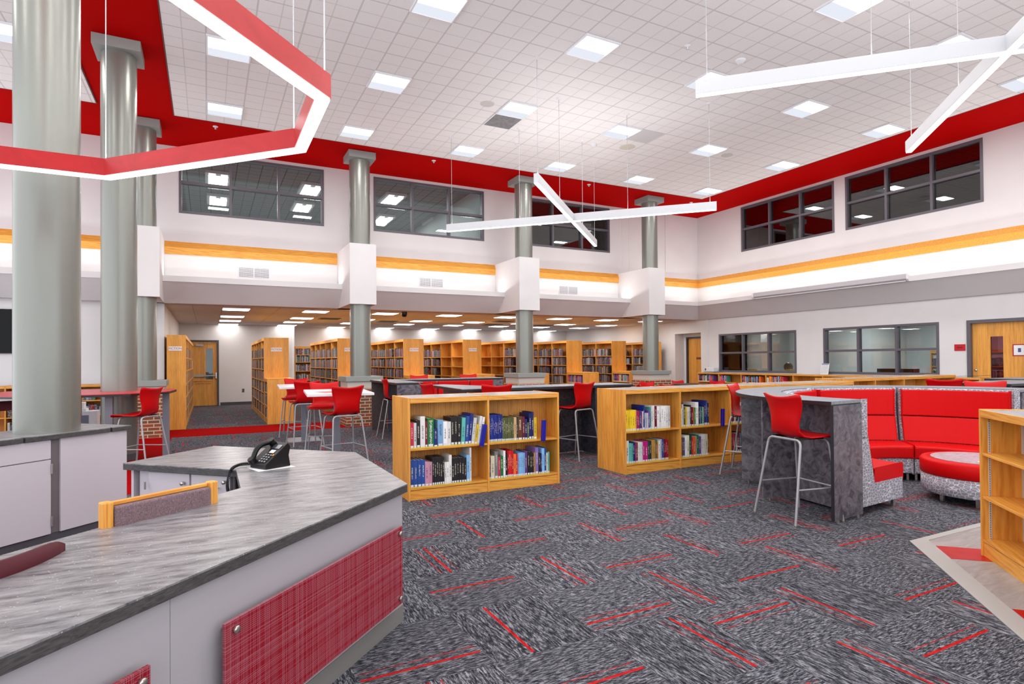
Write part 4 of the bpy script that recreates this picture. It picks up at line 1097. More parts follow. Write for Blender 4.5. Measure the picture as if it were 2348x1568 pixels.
STOOLS = [(4.665, 3.525, (.98, -.18), 'red bar stool nearest the camera, tucked under the left end of the booth counter'),
          (5.86, 5.12, (.45, -.9), 'red bar stool mostly hidden behind the left of the round booth counter'),
          (4.72, 7.15, (-.28, .96), 'red bar stool at the long dark counter, standing between the two low bookcases'),
          (3.42, 7.22, (.08, 1), 'red bar stool with only its back showing above the two-bay bookcase'),
          (2.96, 8.2, (1, .12), 'red bar stool seen side on, left end of the angled grey table'),
          (3.06, 10.8, (1, -.05), 'red bar stool seen side on at the left end of the grey booth counter'),
          (1.60, 8.02, (-.18, .98), 'red bar stool in front of the near white high table'),
          (1.58, 9.45, (-.25, -.97), 'red bar stool on the far side of the near white high table'),
          (1.47, 10.62, (-.12, .99), 'red bar stool in front of the far white high table'),
          (1.48, 11.98, (-.25, -.97), 'red bar stool on the far side of the far white high table'),
          (-.80, 9.3, (-.85, .5), 'red bar stool at the red topped standing table on the left'),
          (4.27, 12.75, (.05, -1), 'red bar stool peeking over the grey booth, the left of two'),
          (5.42, 12.6, (.05, -1), 'red bar stool peeking over the grey booth, the right of two'),
          (9.55, 4.80, (.82, .57), 'red bar stool back beyond the round booth, the left of two at far right'),
          (8.80, 3.93, (-.9, -.43), 'red bar stool back beyond the round booth, the right of two at far right')]
for i, (x, y, f, lb) in enumerate(STOOLS): place(first if i == 0 else copy_tree(first), x, y, f, lb)
lowc = stool('', 'low red chairs at the back tables', .45, 'chair', 'low_chair')
def low_pos(px, row, zt=.80): return at(px, row, zt)
for i, (px, row, f, lb) in enumerate(((1478, 881.5, (.9, -.5), 'red low chair at the left of the cluster under the fourth column'), (1490, 876.5, (-.2, -1), 'red low chair rearmost of the cluster under the fourth column'), (1518, 882, (0, 1), 'red low chair at the right of the cluster under the fourth column'),
                                      (1563, 873.5, (0, -1), 'red low chair at the dark round table by the alcove door'), (1650, 874, (-.4, -1), 'red low chair in front of the wall bookcase'), (1690, 877.5, (0, 1), 'red low chair just showing over the long bookcase top'),
                                      (1209, 882, (0, 1), 'red low chair in front of the third column plinth, left of two'), (1231, 882, (0, 1), 'red low chair in front of the third column plinth, right of two'))):
    p = low_pos(px, row)
    place(lowc if i == 0 else copy_tree(lowc), min(p.x, 13.2), min(p.y, 12.6), f, lb)
def round_low(x, y, r_, z, label, top=EDGE):
    t = empty('round_table', (x, y, 0), 0, label, 'table')
    MB().cyl(0, 0, z-.03, z, r_, 40).build('table_top', top, t); MB().cyl(0, 0, .02, z-.03, .04).build('pedestal', STEEL, t); MB().cyl(0, 0, 0, .02, .28, 32).build('base_plate', STEEL, t)
p = at(1588, 880, .74); round_low(p.x, p.y, .55, .74, 'dark round table in front of the alcove door')

# ================================================================ TABLES
def high_table(x, y, rz, label):
    t = empty('high_table', (x, y, 0), rz, label, 'table', 'white high tables')
    box('table_top', WHITE, -.43, -.70, .965, .43, .70, 1.0, t, .004)
    box('pole', LEGG, -.04, -.04, .02, .04, .04, .962, t, .003); box('base_plate', LEGG, -.28, -.33, 0, .28, .33, .02, t, .004)
    box('mounting_plate', LEGG, -.15, -.2, .955, .15, .2, .964, t)
    return t
ht = high_table(1.64, 8.68, R(-6), 'white topped high table nearer the camera, with a red paper on it')
high_table(1.54, 11.28, R(-4), 'white topped high table farther back, beside the low oak unit')
t = empty('paper_sheet', (1.50, 8.45, 1.0), R(12), 'red and white printed sheet lying on the near white high table', 'paper')
box('sheet', plain('red_white_print', (226, 120, 120), .6), -.14, -.2, .0, .14, .2, .002, t)
# red topped table around the column
t = empty('standing_table', (-1.165, 10.4, 0), 0, 'red topped standing table wrapped round a grey column', 'table')
pts = [(.74, .05), (.66, -.75), (.25, -1.08), (-.9, -1.12), (-1.5, -.5), (-1.5, .9), (.3, .95)]
mb = MB(); inn = [(.235*math.cos(a), .235*math.sin(a)) for a in [2*math.pi*k/28 for k in range(28)]]
def ringslab(mb, outer, cx, cy, r_, z0, z1):
    """slab with round hole: fan quads between hole and the outer polygon sampled at same angles"""
    n_ = 56; O = []; I = []
    for k in range(n_):
        a = 2*math.pi*k/n_; dx, dy = math.cos(a), math.sin(a); best = 1e9
        for p, q in zip(outer, outer[1:]+outer[:1]):
            ex, ey = q[0]-p[0], q[1]-p[1]; den = dx*ey-dy*ex
            if abs(den) < 1e-9: continue
            tt = ((p[0]-cx)*ey-(p[1]-cy)*ex)/den; s_ = ((p[0]-cx)*dy-(p[1]-cy)*dx)/den
            if tt > 0 and -1e-6 <= s_ <= 1+1e-6: best = min(best, tt)
        O.append((cx+dx*best, cy+dy*best)); I.append((cx+dx*r_, cy+dy*r_))
    vs = [(x, y, z) for z in (z0, z1) for x, y in O+I]; m2 = 2*n_; fs = []
    for k in range(n_):
        j = (k+1) % n_
        fs += [(m2+k, m2+j, m2+n_+j, m2+n_+k), (k, n_+k, n_+j, j), (k, j, m2+j, m2+k), (n_+k, m2+n_+k, m2+n_+j, n_+j)]
    mb.add(vs, fs)
REDT = plain('red_laminate_top', (196, 30, 44), .3)
ringslab(mb, pts, 0, 0, .235, 1.012, 1.02); mb.build('table_top', REDT, t)
mb = MB(); ringslab(mb, pts, 0, 0, .236, .985, 1.0115); mb.build('top_edge', EDGE, t)
for x, y in ((.60, -.1), (-.02, -.85), (-.38, -.8), (-1.2, .2)): box('leg', LEGG, x-.045, y-.045, 0, x+.045, y+.045, .985, t, .003)
# far right dark high tables
for (px, py, w2, d2, lb) in ((2345, 867.5, 1.0, .5, 'dark edged high table top in front of the right door'), (2330, 877, 1.6, .7, 'grey topped high table behind the two right-hand stools')):
    p = at(px, py, 1.05 if w2 == 1.0 else 1.045)
    t = empty('high_table', (p.x+.3, p.y+.2, 0), R(0), lb, 'table')
    box('table_top', LAMTOP, -w2/2, -d2/2, 1.012, w2/2, d2/2, 1.045, t); box('top_edge', EDGE, -w2/2-.004, -d2/2-.004, 1.010, w2/2+.004, d2/2+.004, 1.040, t)
    for s in (-1, 1): box('leg_panel', LAMD, s*w2*.4-.02, -d2*.4, 0, s*w2*.4+.02, d2*.4, 1.01, t)

# ================================================================ ROUND BOOTH
BC = (6.63, 3.40)
def pol(r_, a): return (BC[0]+r_*math.cos(R(a)), BC[1]+r_*math.sin(R(a)))
A0, A1 = -5, 185
t = empty('booth_counter', (BC[0], BC[1], 0), 0, 'half-round grey laminate counter wrapping the back of the red booth', 'counter')
def L(p): return (p[0]-BC[0], p[1]-BC[1])
def arcslab(ri, ro, z0, z1, a0, a1, mat, nm, parent, n_=48):
    return MB().lathe(0, 0, [(ri, z0), (ro, z0), (ro, z1), (ri, z1), (ri, z0)], n_, a0, a1).add([(r_*math.cos(R(a)), r_*math.sin(R(a)), z) for a in (a0, a1) for r_, z in ((ri, z0), (ro, z0), (ro, z1), (ri, z1))], [(0, 1, 2, 3), (7, 6, 5, 4)]).build(nm, mat, parent)
def flat(o):
    for p in o.data.polygons: p.use_smooth = False
    return o
flat(arcslab(1.44, 1.915, 1.018, 1.045, A0, A1, LAMTOP, 'counter_top', t, 72))
flat(arcslab(1.915, 1.918, 1.012, 1.043, A0, A1, EDGE, 'edge_band', t, 72))
flat(arcslab(1.445, 1.914, 1.008, 1.0175, A0, A1, EDGE, 'top_underside', t, 72))
NP = 7
for k in range(NP+1):
    a = A0+(A1-A0)*k/NP; c, s = math.cos(R(a)), math.sin(R(a))
    M_ = Matrix.Rotation(R(a), 4, 'Z')
    ro = 1.91 if k in (0, NP) else 1.86
    q = MB().box(1.455, -.014, .03, ro, .014, 1.007, M_).build('radial_panel', LAM, t)
    if k in (0, NP):
        MB().box(ro, -.014, .03, ro+.003, .014, 1.007, M_).build('edge_band', EDGE, q)
    for rr_ in (1.52, ro-.07): MB().cyl(rr_*c, rr_*s, 0, .03, .014, 10).build('levelling_foot', CHROME, q)
for k in range(NP):
    a0_, a1_ = A0+(A1-A0)*k/NP+.7, A0+(A1-A0)*(k+1)/NP-.7
    p, q = Vector((1.50*math.cos(R(a0_)), 1.50*math.sin(R(a0_)))), Vector((1.50*math.cos(R(a1_)), 1.50*math.sin(R(a1_))))
    d = (q-p).normalized(); n_ = Vector((d.y, -d.x))*.018
    MB().prism([tuple(p), tuple(q), tuple(q+n_), tuple(p+n_)], .03, 1.007).build('modesty_panel', LAM, t)
# sofa modules inside the ring
MODA = [(185, 138.5), (137.5, 91.5), (90.5, 44.5), (43.5, -5)]
ML = ['left end module of the red booth, side panel facing the camera', 'second module of the red booth from the left', 'third module of the red booth from the left, opposite the ottoman', 'right end module of the red booth, partly cut by the oak case']
def wedge(prof, a1, a0, mat, nm, parent, bev=.012, n_=12):
    """closed (r,z) profile swept from angle a0 to a1"""
    k = len(prof); vs = []; fs = []
    for i in range(n_+1):
        a = R(a0+(a1-a0)*i/n_); vs += [(r_*math.cos(a), r_*math.sin(a), z) for r_, z in prof]
    for i in range(n_):
        for j in range(k): fs.append((i*k+j, (i+1)*k+j, (i+1)*k+(j+1) % k, i*k+(j+1) % k))
    fs += [tuple(range(k))[::-1], tuple(range(n_*k, n_*k+k))]
    o = MB().add(vs, fs).build(nm, mat, parent)
    if bev:
        b = o.modifiers.new('bevel', 'BEVEL'); b.width = bev; b.segments = 3; b.limit_method = 'ANGLE'; b.angle_limit = R(40)
        for p in o.data.polygons: p.use_smooth = False
    return o
for (aH, aL), lb in zip(MODA, ML):
    s = empty('booth_sofa', (BC[0], BC[1], 0), 0, lb, 'sofa', 'curved red booth modules')
    wedge([(1.435, .70), (1.435, 1.035), (1.345, 1.035), (1.345, .70)], aH, aL, FABRIC, 'upper_back_shell', s)
    wedge([(1.344, .705), (1.344, 1.018), (1.30, 1.018), (1.30, .705)], aH-1.2, aL+1.2, REDV, 'upper_back_cushion', s)
    wedge([(1.435, .09), (1.435, .695), (1.335, .695), (1.23, .262), (.72, .262), (.72, .09)], aH, aL, FABRIC, 'base_shell', s)
    wedge([(1.333, .695), (1.285, .695), (1.20, .405), (1.222, .405), (1.24, .28)][:4], aH-1.2, aL+1.2, REDV, 'lower_back_cushion', s, .008)
    wedge([(1.235, .265), (1.205, .40), (.715, .405), (.70, .39), (.705, .265)], aH-.02, aL+.02, REDV, 'seat_cushion', s, .015)
    for a in (aH-2.5, aL+2.5):
        for r_ in (1.36, .82):
            c, q = math.cos(R(a)), math.sin(R(a)); MM = Matrix.Translation((r_*c, r_*q, 0)) @ Matrix.Rotation(R(a), 4, 'Z')
            lg = MB().box(-.02, -.012, 0, .02, .012, .09, MM)
            if r_ < 1: lg.box(-.02, -.012, .07, .16, .012, .09, MM)
            lg.build('leg', CHROME, s)
# ottoman
OC = (6.76, 3.06)
t = empty('round_ottoman', (OC[0], OC[1], 0), 0, 'round red and grey ottoman with laminate top inside the booth', 'ottoman')
MB().lathe(0, 0, [(0, .262), (.49, .262), (.505, .275), (.508, .39), (.49, .412), (.42, .415), (.42, .411), (0, .411)], 56).build('red_cushion', REDV, t)
MB().lathe(0, 0, [(0, .085), (.48, .085), (.498, .10), (.498, .26), (0, .26)], 56).build('fabric_base', FABRIC, t)
MB().cyl(0, 0, .4115, .418, .415, 48).build('laminate_top', mottled('pale_marbled_laminate', (150, 142, 152), (196, 188, 194), 14), t)
for a in (30, 100, 150, 200, 270, 330):
    MB().box(.38*math.cos(R(a))-.015, .38*math.sin(R(a))-.015, 0, .38*math.cos(R(a))+.015, .38*math.sin(R(a))+.015, .085).build('leg', CHROME, t)
tagp(box('paper_sheet', PAPER, 6.50, 2.78, .4185, 6.78, 2.98, .420), 'white paper lying on the round red ottoman', 'paper')

# ================================================================ SECOND BOOTH AND LONG COUNTER
def counter(name, poly, z, label, panels, cat='counter'):
    """poly: counter outline; panels: (x0,y0,x1,y1,material) vertical slabs"""
    t = empty(name, (0, 0, 0), 0, label, cat)
    cx = sum(p[0] for p in poly)/len(poly); cy = sum(p[1] for p in poly)/len(poly); t.location = (cx, cy, 0)
    q = [(x-cx, y-cy) for x, y in poly]
    MB().prism(q, z-.008, z).build('counter_top', LAMTOP, t); MB().prism(inset_any(q, .004), z-.04, z-.0085).build('top_edge', EDGE, t)
    for x0, y0, x1, y1, m_ in panels:
        a, b = Vector((x0-cx, y0-cy)), Vector((x1-cx, y1-cy)); d = (b-a).normalized(); n_ = Vector((-d.y, d.x))*.014
        MB().prism([tuple(a-n_), tuple(b-n_), tuple(b+n_), tuple(a+n_)], .02, z-.041).build('leg_panel', m_, t)
        for p in (a+d*.06, b-d*.06): MB().cyl(p.x, p.y, 0, .02, .013, 8).build('levelling_foot', CHROME, t)
    return t
def inset_any(poly, d):
    a = sum(p[0]*q[1]-q[0]*p[1] for p, q in zip(poly, poly[1:]+poly[:1]))
    return inset(poly, -abs(d) if a > 0 else abs(d))
counter('booth_counter', [(2.90, 10.06), (3.40, 10.06), (3.42, 11.62), (5.78, 11.62), (5.80, 12.12), (2.95, 12.12)], 1.045, 'L-shaped grey counter behind the straight red booth, left of centre',
        [(2.93, 10.08, 3.38, 10.08, LAM), (3.30, 10.12, 3.30, 12.0, LAMD), (2.97, 12.05, 3.28, 12.05, BRN), (3.35, 11.95, 5.75, 11.95, LAM), (5.45, 11.64, 5.76, 11.64, LAM)])
for i, (x0, x1) in enumerate(((3.46, 4.15), (4.17, 4.86), (4.88, 5.42))):
    s = empty('booth_sofa', (x0, 11.3, 0), 0, '%s of the three straight red sofa backs at the grey L counter' % ('leftmost', 'middle', 'rightmost')[i], 'sofa', 'straight red sofas at the L counter')
    W_ = x1-x0
    box('back_shell', FABRIC, 0, .18, .09, W_, .31, 1.0, s, .01); box('back_cushion', REDV, .005, .10, .42, W_-.005, .178, 1.005, s, .015)
    box('seat_cushion', REDV, .003, -.42, .28, W_-.003, .095, .41, s, .015); box('base', FABRIC, 0, -.41, .09, W_, .178, .278, s, .01)
    for x in (.05, W_-.05):
        for y in (-.35, .22): box('leg', CHROME, x-.015, y-.015, 0, x+.015, y+.015, .09, s)
counter('long_counter', [(2.98, 7.22), (3.12, 8.85), (3.36, 8.9), (3.72, 7.82), (5.80, 7.82), (5.80, 7.20)], 1.045, 'long dark edged grey counter with angled left end, behind the two low bookcases',
        [(3.75, 7.64, 5.78, 7.64, LAMD), (5.13, 7.24, 5.13, 7.62, LAMD), (3.72, 7.26, 3.72, 7.62, LAMD), (3.18, 7.5, 3.28, 8.7, LAMD), (3.05, 7.34, 3.6, 7.34, BRN), (5.77, 7.24, 5.77, 7.62, LAMD)])

# ================================================================ FRONT DESK
ZD = .745
dk = [(.975, 3.165), (.975, 4.46), (.045, 5.38), (-.515, 4.775), (.155, 4.11), (.155, 3.515), (-2.6, .76), (-2.03, .19), (-2.03, .165)]
dk = [(.975, 3.165), (.975, 4.46), (.045, 5.38), (-.515, 4.775), (.155, 4.11), (.155, 3.505), (-2.2, 1.15), (-1.63, .56)]
t = empty('reception_desk', (0, 0, 0), 0, 'angular grey front desk with streaked stone top and red acrylic panels, in the foreground', 'desk')
t.location = (.3, 3.6, 0); off = Vector((.3, 3.6)); q = [tuple(Vector(p)-off) for p in dk]
top = MB().prism(q, ZD-.006, ZD).build('counter_top', CORIAN, t)
MB().prism(inset_any(q, .0005), ZD-.045, ZD-.0062).build('counter_edge', EDGESS, t)
def vpanel(a, b, z0, z1, th, mat, nm, par=None, offn=0, bev=0):
    """vertical slab from a to b, outward normal to the right of a->b"""
    a = Vector(a)-off; b = Vector(b)-off; d = (b-a).normalized(); n_ = Vector((d.y, -d.x)); a = a+n_*offn; b = b+n_*offn
    return MB().prism([tuple(a), tuple(b), tuple(b+n_*th), tuple(a+n_*th)], z0, z1).build(nm, mat, par or t, bev)
S2 = .7071
fa, fb = (-1.66, .578), (.952, 3.173)      # front face line, x-y = const
fb = (.945, 3.168); fa = (fb[0]-2.58, fb[1]-2.58)
def fpt(s): return (fb[0]-s*S2, fb[1]-s*S2)      # distance s back from the corner along the front
vpanel(fpt(3.6), fpt(1.488), .09, ZD-.046, .02, PANELF, 'front_panel', offn=-.02)
vpanel(fpt(1.486), fpt(0), .09, ZD-.046, .02, PANELF, 'front_panel', offn=-.02)
vpanel(fpt(3.6), fpt(0), .0, .09, .02, BASEL, 'base_trim', offn=-.016)
vpanel((.945, 3.17), (.945, 4.44), 0, ZD-.046, .02, PANELF, 'side_panel', offn=-.022)
vpanel((.935, 4.44), (.05, 5.33), 0, ZD-.046, .02, PANELF, 'side_panel', offn=-.022)
vpanel((.03, 5.33), (-.47, 4.79), .0, ZD-.046, .02, PANEL, 'end_panel', offn=-.022)
# inner carcass: doors and drawers facing the chairs
vpanel((-.44, 4.75), (.12, 4.19), .08, ZD-.046, .018, PANEL, 'cabinet_carcass', offn=-.05)
def front(a, b, z0, z1, nm):
    return vpanel(a, b, z0, z1, .018, PANEL, nm, offn=-.026, bev=.002)
def ip(s): return (-.45+s*S2, 4.752-s*S2)
o = front(ip(.12), ip(.47), .10, .69, 'cabinet_door')
o2 = front(ip(.485), ip(.80), .545, .69, 'drawer_front')
o3 = front(ip(.485), ip(.80), .10, .535, 'drawer_front')
def knob3(s, z, r_, L_, nm, par):
    p = Vector(ip(s))-off; n_ = Vector((-S2, -S2)); k = MB().lathe(0, 0, [(0, L_), (r_, L_), (r_, 0), (0, 0)], 14).build(nm, CHROME, par)
    k.location = (p.x+n_.x*.0, p.y+n_.y*.0, z); k.rotation_euler = (R(90), 0, R(-45)); return k
def hd_(par, s0, s1, z):
    n_ = Vector((-S2, -S2)); p0 = Vector(ip(s0))-off; p1 = Vector(ip(s1))-off; w0 = p0+n_*.035; w1 = p1+n_*.035
    MB().tube([(p0.x, p0.y, z), (w0.x, w0.y, z), (w1.x, w1.y, z), (p1.x, p1.y, z)], .005, 8).build('pull_handle', CHROME, par)
hd_(o2, .56, .72, .615); hd_(o, .30, .43, .50); knob3(.77, .655, .012, .02, 'lock', o2); knob3(.43, .63, .012, .02, 'lock', o)
for z in (.60, .22):
    p = Vector(ip(.118))-off; MB().cyl(p.x-.012, p.y-.012, z-.025, z+.025, .007, 10).build('hinge', CHROME, o)
# acrylic panels on stand-offs: own frame, x along the front, y outward
def acry(s0, s1, z0, z1):
    a = Vector(fpt(s1))-off; g = empty('acrylic_panel', (a.x, a.y, 0), R(45)); g.parent = t
    box('acrylic_sheet', ACRYL, 0, -.052, z0, s1-s0, -.04, z1, g, .001)
    for x in (.045, s1-s0-.03):
        for z in (z0+.035, z1-.035):
            st = MB().lathe(0, 0, [(0, 0), (.008, 0), (.008, .04)], 16); 
            o_ = MB().lathe(0, 0, [(0, .064), (.0125, .064), (.0135, .062), (.0135, .053), (.008, .053), (.008, 0)], 20).build('standoff_cap', CHROME, g)
            o_.location = (x, 0, z); o_.rotation_euler = (R(90), 0, 0)
    return g
acry(.095, 1.32, .14, .548); acry(1.60, 2.9, .14, .552)

# telephone on the desk
p0 = Vector((.315, 3.99)); ang = math.atan2(.114, .173)
tp = empty('desk_telephone', (.318, 3.995, ZD+.003), R(29), 'black corded office telephone on the front desk', 'telephone')
w_, l_ = .165, .18
prof = [(0, 0), (l_, 0), (l_*.93, .07), (l_*1.0, .125), (l_*.90, .15), (0, .03)]
mb = MB(); n_ = len(prof); vs = [(y, x_, z) for x_ in (0, w_) for y, z in prof]
mb.add(vs, [tuple(range(n_)), tuple(range(n_, 2*n_))[::-1]]+[((i+1) % n_, i, n_+i, n_+(i+1) % n_) for i in range(n_)])
mb.build('phone_body', BLACK, tp, .003)
sl = math.atan2(.12, l_*.90); FM = Matrix.Translation((0, 0, .031)) @ Matrix.Rotation(-sl, 4, 'Y')
hp = []
for k in range(13):
    u = k/12; hp.append((FM @ Vector((.008+u*.172, .138, .012+.040*math.sin(math.pi*u)))))
hs = MB().tube(hp, .016, 12); hs.build('handset', BLACK, tp)
for u in (0, 12): MB().cyl(0, 0, -.012, .02, .024, 16).build('handset_cup', BLACK, tp).matrix_local = Matrix.Translation(hp[u]) @ Matrix.Rotation(-sl, 4, 'Y')
mb = MB()
for a in range(4):
    for b in range(3): mb.box(.018+a*.019, .03+b*.026, .001, .027+a*.019, .044+b*.026, .004, FM)
mb.build('keypad', plain('white_key_legends', (150, 150, 154)), tp)
MB().box(.098, .035, .001, .124, .08, .003, FM).build('label_strip', PAPER, tp); MB().box(.138, .02, .001, .172, .10, .003, FM).build('display', plain('lcd_grey', (54, 56, 66), .2), tp)
MB().box(.076, .010, .001, .088, .022, .004, FM).build('message_key', plain('amber_key', (230, 150, 50)), tp)
coil = []
c_pts = [Vector((.30, 4.10, .765)), Vector((.24, 4.16, .772)), Vector((.17, 4.165, .765)), Vector((.125, 4.13, .74)), Vector((.105, 4.09, .66)), Vector((.11, 4.07, .615))]
def spline(P_, n=16):
    out = []
    for i in range(len(P_)-1):
        a, b, c, d = P_[max(i-1, 0)], P_[i], P_[i+1], P_[min(i+2, len(P_)-1)]
        for k in range(n):
            u = k/n; out.append(.5*((2*b)+(-a+c)*u+(2*a-5*b+4*c-d)*u*u+(-a+3*b-3*c+d)*u**3))
    out.append(P_[-1]); return out
sp = spline(c_pts, 60); pts_ = []
for i, p in enumerate(sp):
    d = (sp[min(i+1, len(sp)-1)]-sp[max(i-1, 0)]).normalized(); u = d.orthogonal().normalized() if abs(d.z) > .9 else Vector((0, 0, 1)); v = d.cross(u).normalized(); u = v.cross(d)
    a = i*1.05; pts_.append(p+u*math.cos(a)*.0075+v*math.sin(a)*.0075)
bpy.context.view_layer.update(); inv = tp.matrix_world.inverted()
MB().tube([inv @ p for p in pts_], .003, 5).build('coiled_cord', BLACK, tp)
MB().tube([inv @ p for p in spline([Vector((.30, 4.13, .76)), Vector((.2, 4.22, .752)), Vector((.13, 4.14, .75)), Vector((.108, 4.085, .70)), Vector((.108, 4.07, .40))], 8)], .0025, 6).build('line_cord', BLACK, tp)
tq = empty('paper_sheet', (.275, 3.965, ZD+.0003), R(17), 'white paper lying under the black desk telephone', 'paper'); box('sheet', PAPER, 0, 0, 0, .235, .19, .0015, tq)

# chairs inside the desk
def arm_chair():
    r = empty('guest_chair', (0, 0, 0), 0, 'oak framed chair with mauve tweed back, behind the front desk', 'chair')
    for s in (-1, 1):
        b = MB().box(s*.235-.02, -.24, 0, s*.235+.02, -.195, .85); b.build('back_post', WV, r, .006)
        box('leg', WV, s*.235-.02, .22, 0, s*.235+.02, .265, .42, r, .004)
    box('back_rail', WX, -.214, -.236, .828, .214, -.216, .845, r, .004)
    box('back_cushion', TWEED, -.213, -.235, .52, .213, -.185, .827, r, .008); box('seat_cushion', TWEED, -.24, -.165, .42, .24, .25, .48, r, .015)
    box('seat_frame', WX, -.213, -.18, .37, .213, .24, .418, r)
    return r
pc = (Vector((-.355, 2.95))+Vector((-.005, 3.19)))/2
a_ = arm_chair(); a_.rotation_euler = (0, 0, R(34+180)); a_.location = (pc[0]+.215*math.sin(R(34)), pc[1]-.215*math.cos(R(34))+.0, 0)
t2 = empty('office_chair', (-.62, 2.47, 0), R(52), 'dark maroon plastic office chair back at the left edge, behind the desk', 'chair')
mb = MB(); k_ = 12; vs = []; fs = []
for i in range(k_+1):
    u = i/k_*2-1
    for z in (.50, .62, .74, .80+.0*(1-u*u)):
        for dd in (0, .014): vs.append((u*.24*(1-.25*max(0, (.7-z))), -.06*(1-u*u)-dd, z-(.03*abs(u)**6 if z > .75 else 0)))
for i in range(k_):
    for j in range(3):
        a0_ = i*8+j*2; fs.append((a0_, a0_+8, a0_+10, a0_+2)); fs.append((a0_+1, a0_+3, a0_+11, a0_+9))
    fs.append((i*8+6, i*8+14, i*8+15, i*8+7)); fs.append((i*8, i*8+1, i*8+9, i*8+8))
fs += [(0, 2, 3, 1), (2, 4, 5, 3), (4, 6, 7, 5), (k_*8, k_*8+1, k_*8+3, k_*8+2), (k_*8+2, k_*8+3, k_*8+5, k_*8+4), (k_*8+4, k_*8+5, k_*8+7, k_*8+6)]
mb.add(vs, fs, True).build('back_shell', MAROON, t2)
MB().box(-.22, -.02, .43, .22, .40, .47).build('seat', MAROON, t2, .02); MB().cyl(0, .2, .06, .43, .03).build('gas_column', BLACK, t2)
mb = MB(); [mb.box(0, -.02, .03, .28, .02, .06, Matrix.Translation((0, .2, 0)) @ Matrix.Rotation(R(72*q), 4, 'Z')) for q in range(5)]; mb.build('star_base', BLACK, t2)
for q in range(5): MB().cyl(.27*math.cos(R(72*q)), .2+.27*math.sin(R(72*q)), 0, .05, .022, 12).build('caster', BLACK, t2)
box('back_upright', BLACK, -.03, -.08, .42, .03, -.06, .62, t2)

# ---------------------------------------------------------------- grey cabinet run at the left, column through its top
t = empty('cabinet', (-.66, 6.39, 0), R(45), 'light grey base cabinets with doors and streaked stone counter, far left', 'cabinet')
# local x runs along the front toward +; front faces local -y ; origin at right front corner
ZK = .857
Lr = 3.0; Dp = .62
box('side_panel', PANEL, -.02, 0, .06, 0, Dp, ZK-.04, t)
o = box('front_panel', PANEL, -.545, -.002, .06, -.0205, .018, ZK-.04, t); box('corner_post', PANEL, -.585, -.004, .06, -.546, .02, ZK-.04, t)
box('filler_recess', plain('mid_grey_filler', (112, 104, 106), .6), -.655, .012, .06, -.586, .03, ZK-.04, t)
for i in range(3):
    x1 = -.66-.62*i; x0 = x1-.61
    dr = box('drawer_front', PANEL, x0, -.004, .66, x1, .016, ZK-.045, t, .002); d_ = box('cabinet_door', PANEL, x0, -.004, .06, x1, .016, .652, t, .002)
    for z in (.16, .58): MB().cyl(x1+.006, -.008, z-.04, z+.04, .008, 10).build('hinge', CHROME, d_)
box('carcass', PANEL, -Lr, .02, .06, -.021, Dp, ZK-.041, t); box('base_trim', BASEB, -Lr, .012, 0, -.0, Dp-.02, .058, t)
mb = MB(); cxl = (Matrix.Rotation(R(-45), 4, 'Z') @ Vector((-1.2+.66, 6.2-6.39, 0)))
def slab_with_hole(z0, z1, mat, nm):
    m_ = MB(); x_ = cxl.x
    outer = [(x_-.36, -.025), (x_+.36, -.025), (x_+.36, Dp), (x_-.36, Dp)]
    ringslab(m_, outer, cxl.x, cxl.y, .229, z0, z1)
    m_.box(-Lr, -.025, z0, x_-.36, Dp, z1); m_.box(x_+.36, -.025, z0, .025, Dp, z1); return m_.build(nm, mat, t)
slab_with_hole(ZK-.006, ZK, CORIAN, 'counter_top'); slab_with_hole(ZK-.04, ZK-.0063, EDGESS, 'counter_edge')
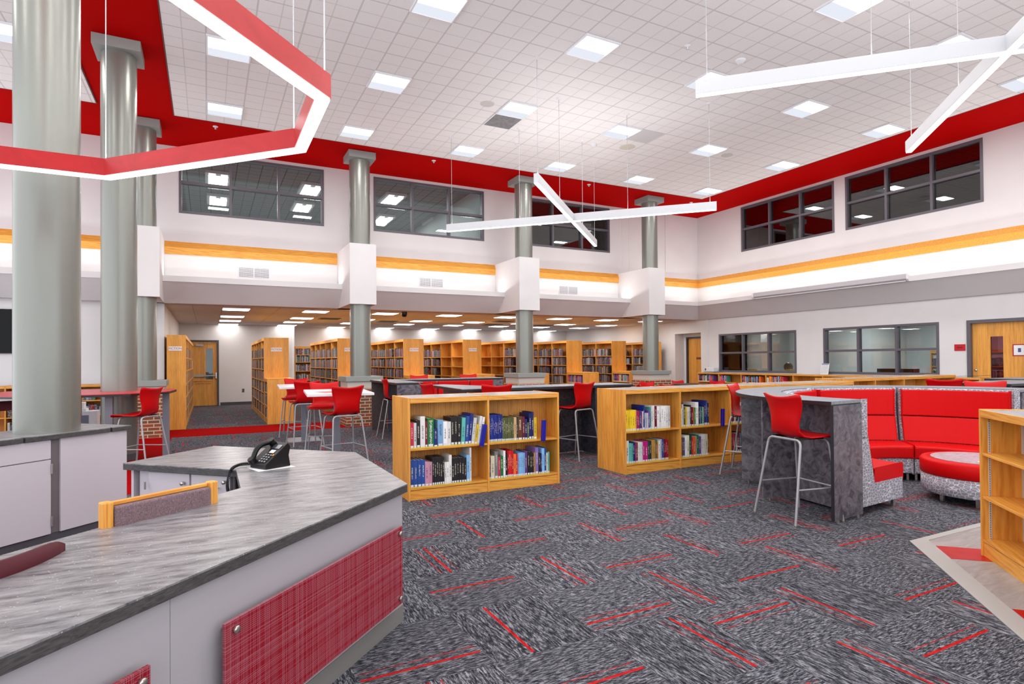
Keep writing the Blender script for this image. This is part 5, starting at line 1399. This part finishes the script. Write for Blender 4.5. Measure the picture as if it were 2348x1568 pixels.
# things on / beyond it
tb = empty('storage_box', (-2.02, 11.6, .0), 0, 'white cardboard boxes and papers on a low stand beyond the left cabinet', 'box')
tb.location = (-1.86, 11.5, 0); box('box_body', WHITE, 0, 0, 0, .27, .3, .66, tb); MB().box(.0, .02, .661, .12, .28, .70).box(.01, .05, .701, .09, .25, .80).build('papers', PAPER, tb); MB().box(.02, -.003, .46, .16, -.001, .60).build('printed_label', plain('blue_grey_print', (120, 128, 150)), tb)
t = empty('display_table', (-3.1, 11.9, 0), R(-45), 'white table top with clipped corner at the far left edge', 'table')
MB().prism([(-1.2, -.5), (.1, -.5), (.42, -.18), (.42, .7), (-1.2, .7)], .86, .90).build('table_top', WHITE, t); MB().prism([(-1.1, -.4), (0, -.4), (.3, -.1), (.3, .6), (-1.1, .6)], .70, .859).build('table_apron', MAROON, t)
for x, y in ((-1, -.3), (.15, -.2), (.2, .5), (-1, .5)): box('leg', STEEL, x-.02, y-.02, 0, x+.02, y+.02, .70, t)
t = empty('television', (-4.85, 14.595, 0), 0, 'black flat screen on the back wall at the left edge', 'television')
box('screen', DARK, 0, -.05, 1.645, 1.47, -.04, 2.48, t); box('bezel', BLACK, -.01, -.0399, 1.635, 1.48, 0, 2.49, t)
# outlets
for (x, y, z, rz, lb) in ((1.02, 21.945, .42, 0, 'small wall outlet right of the exit door'), (XL-.005, 15.9, .38, RZX, 'dark wall outlet left of the alcove')):
    tagp(MB().box(0, -.008, 0, .07, 0, .115).build('wall_outlet', plain('grey_plate', (90, 86, 88)), None), lb, 'outlet')
    o = bpy.context.scene.objects[-1] if False else [ob for ob in SC.objects if ob.name.startswith('wall_outlet')][-1]; o.location = (x, y, z); o.rotation_euler = (0, 0, rz)
# pinboard-like strips in third back window
t = empty('door_in_window', (7.95, 16.2, 0), 0, 'open oak framed door and pale wall boards seen in the third back window', 'door')
box('door_slab', WD, .0, 0, 4.0, .28, .05, 6.2, t); box('pale_board', plain('tan_board', (190, 170, 140)), .42, 0, 4.0, .72, .04, 6.1, t); box('steel_jamb', plain('pale_jamb', (150, 164, 168)), .84, -.1, 4.0, .92, .04, 6.4, t)
bpy.context.view_layer.update()
print('objects', len(SC.objects))
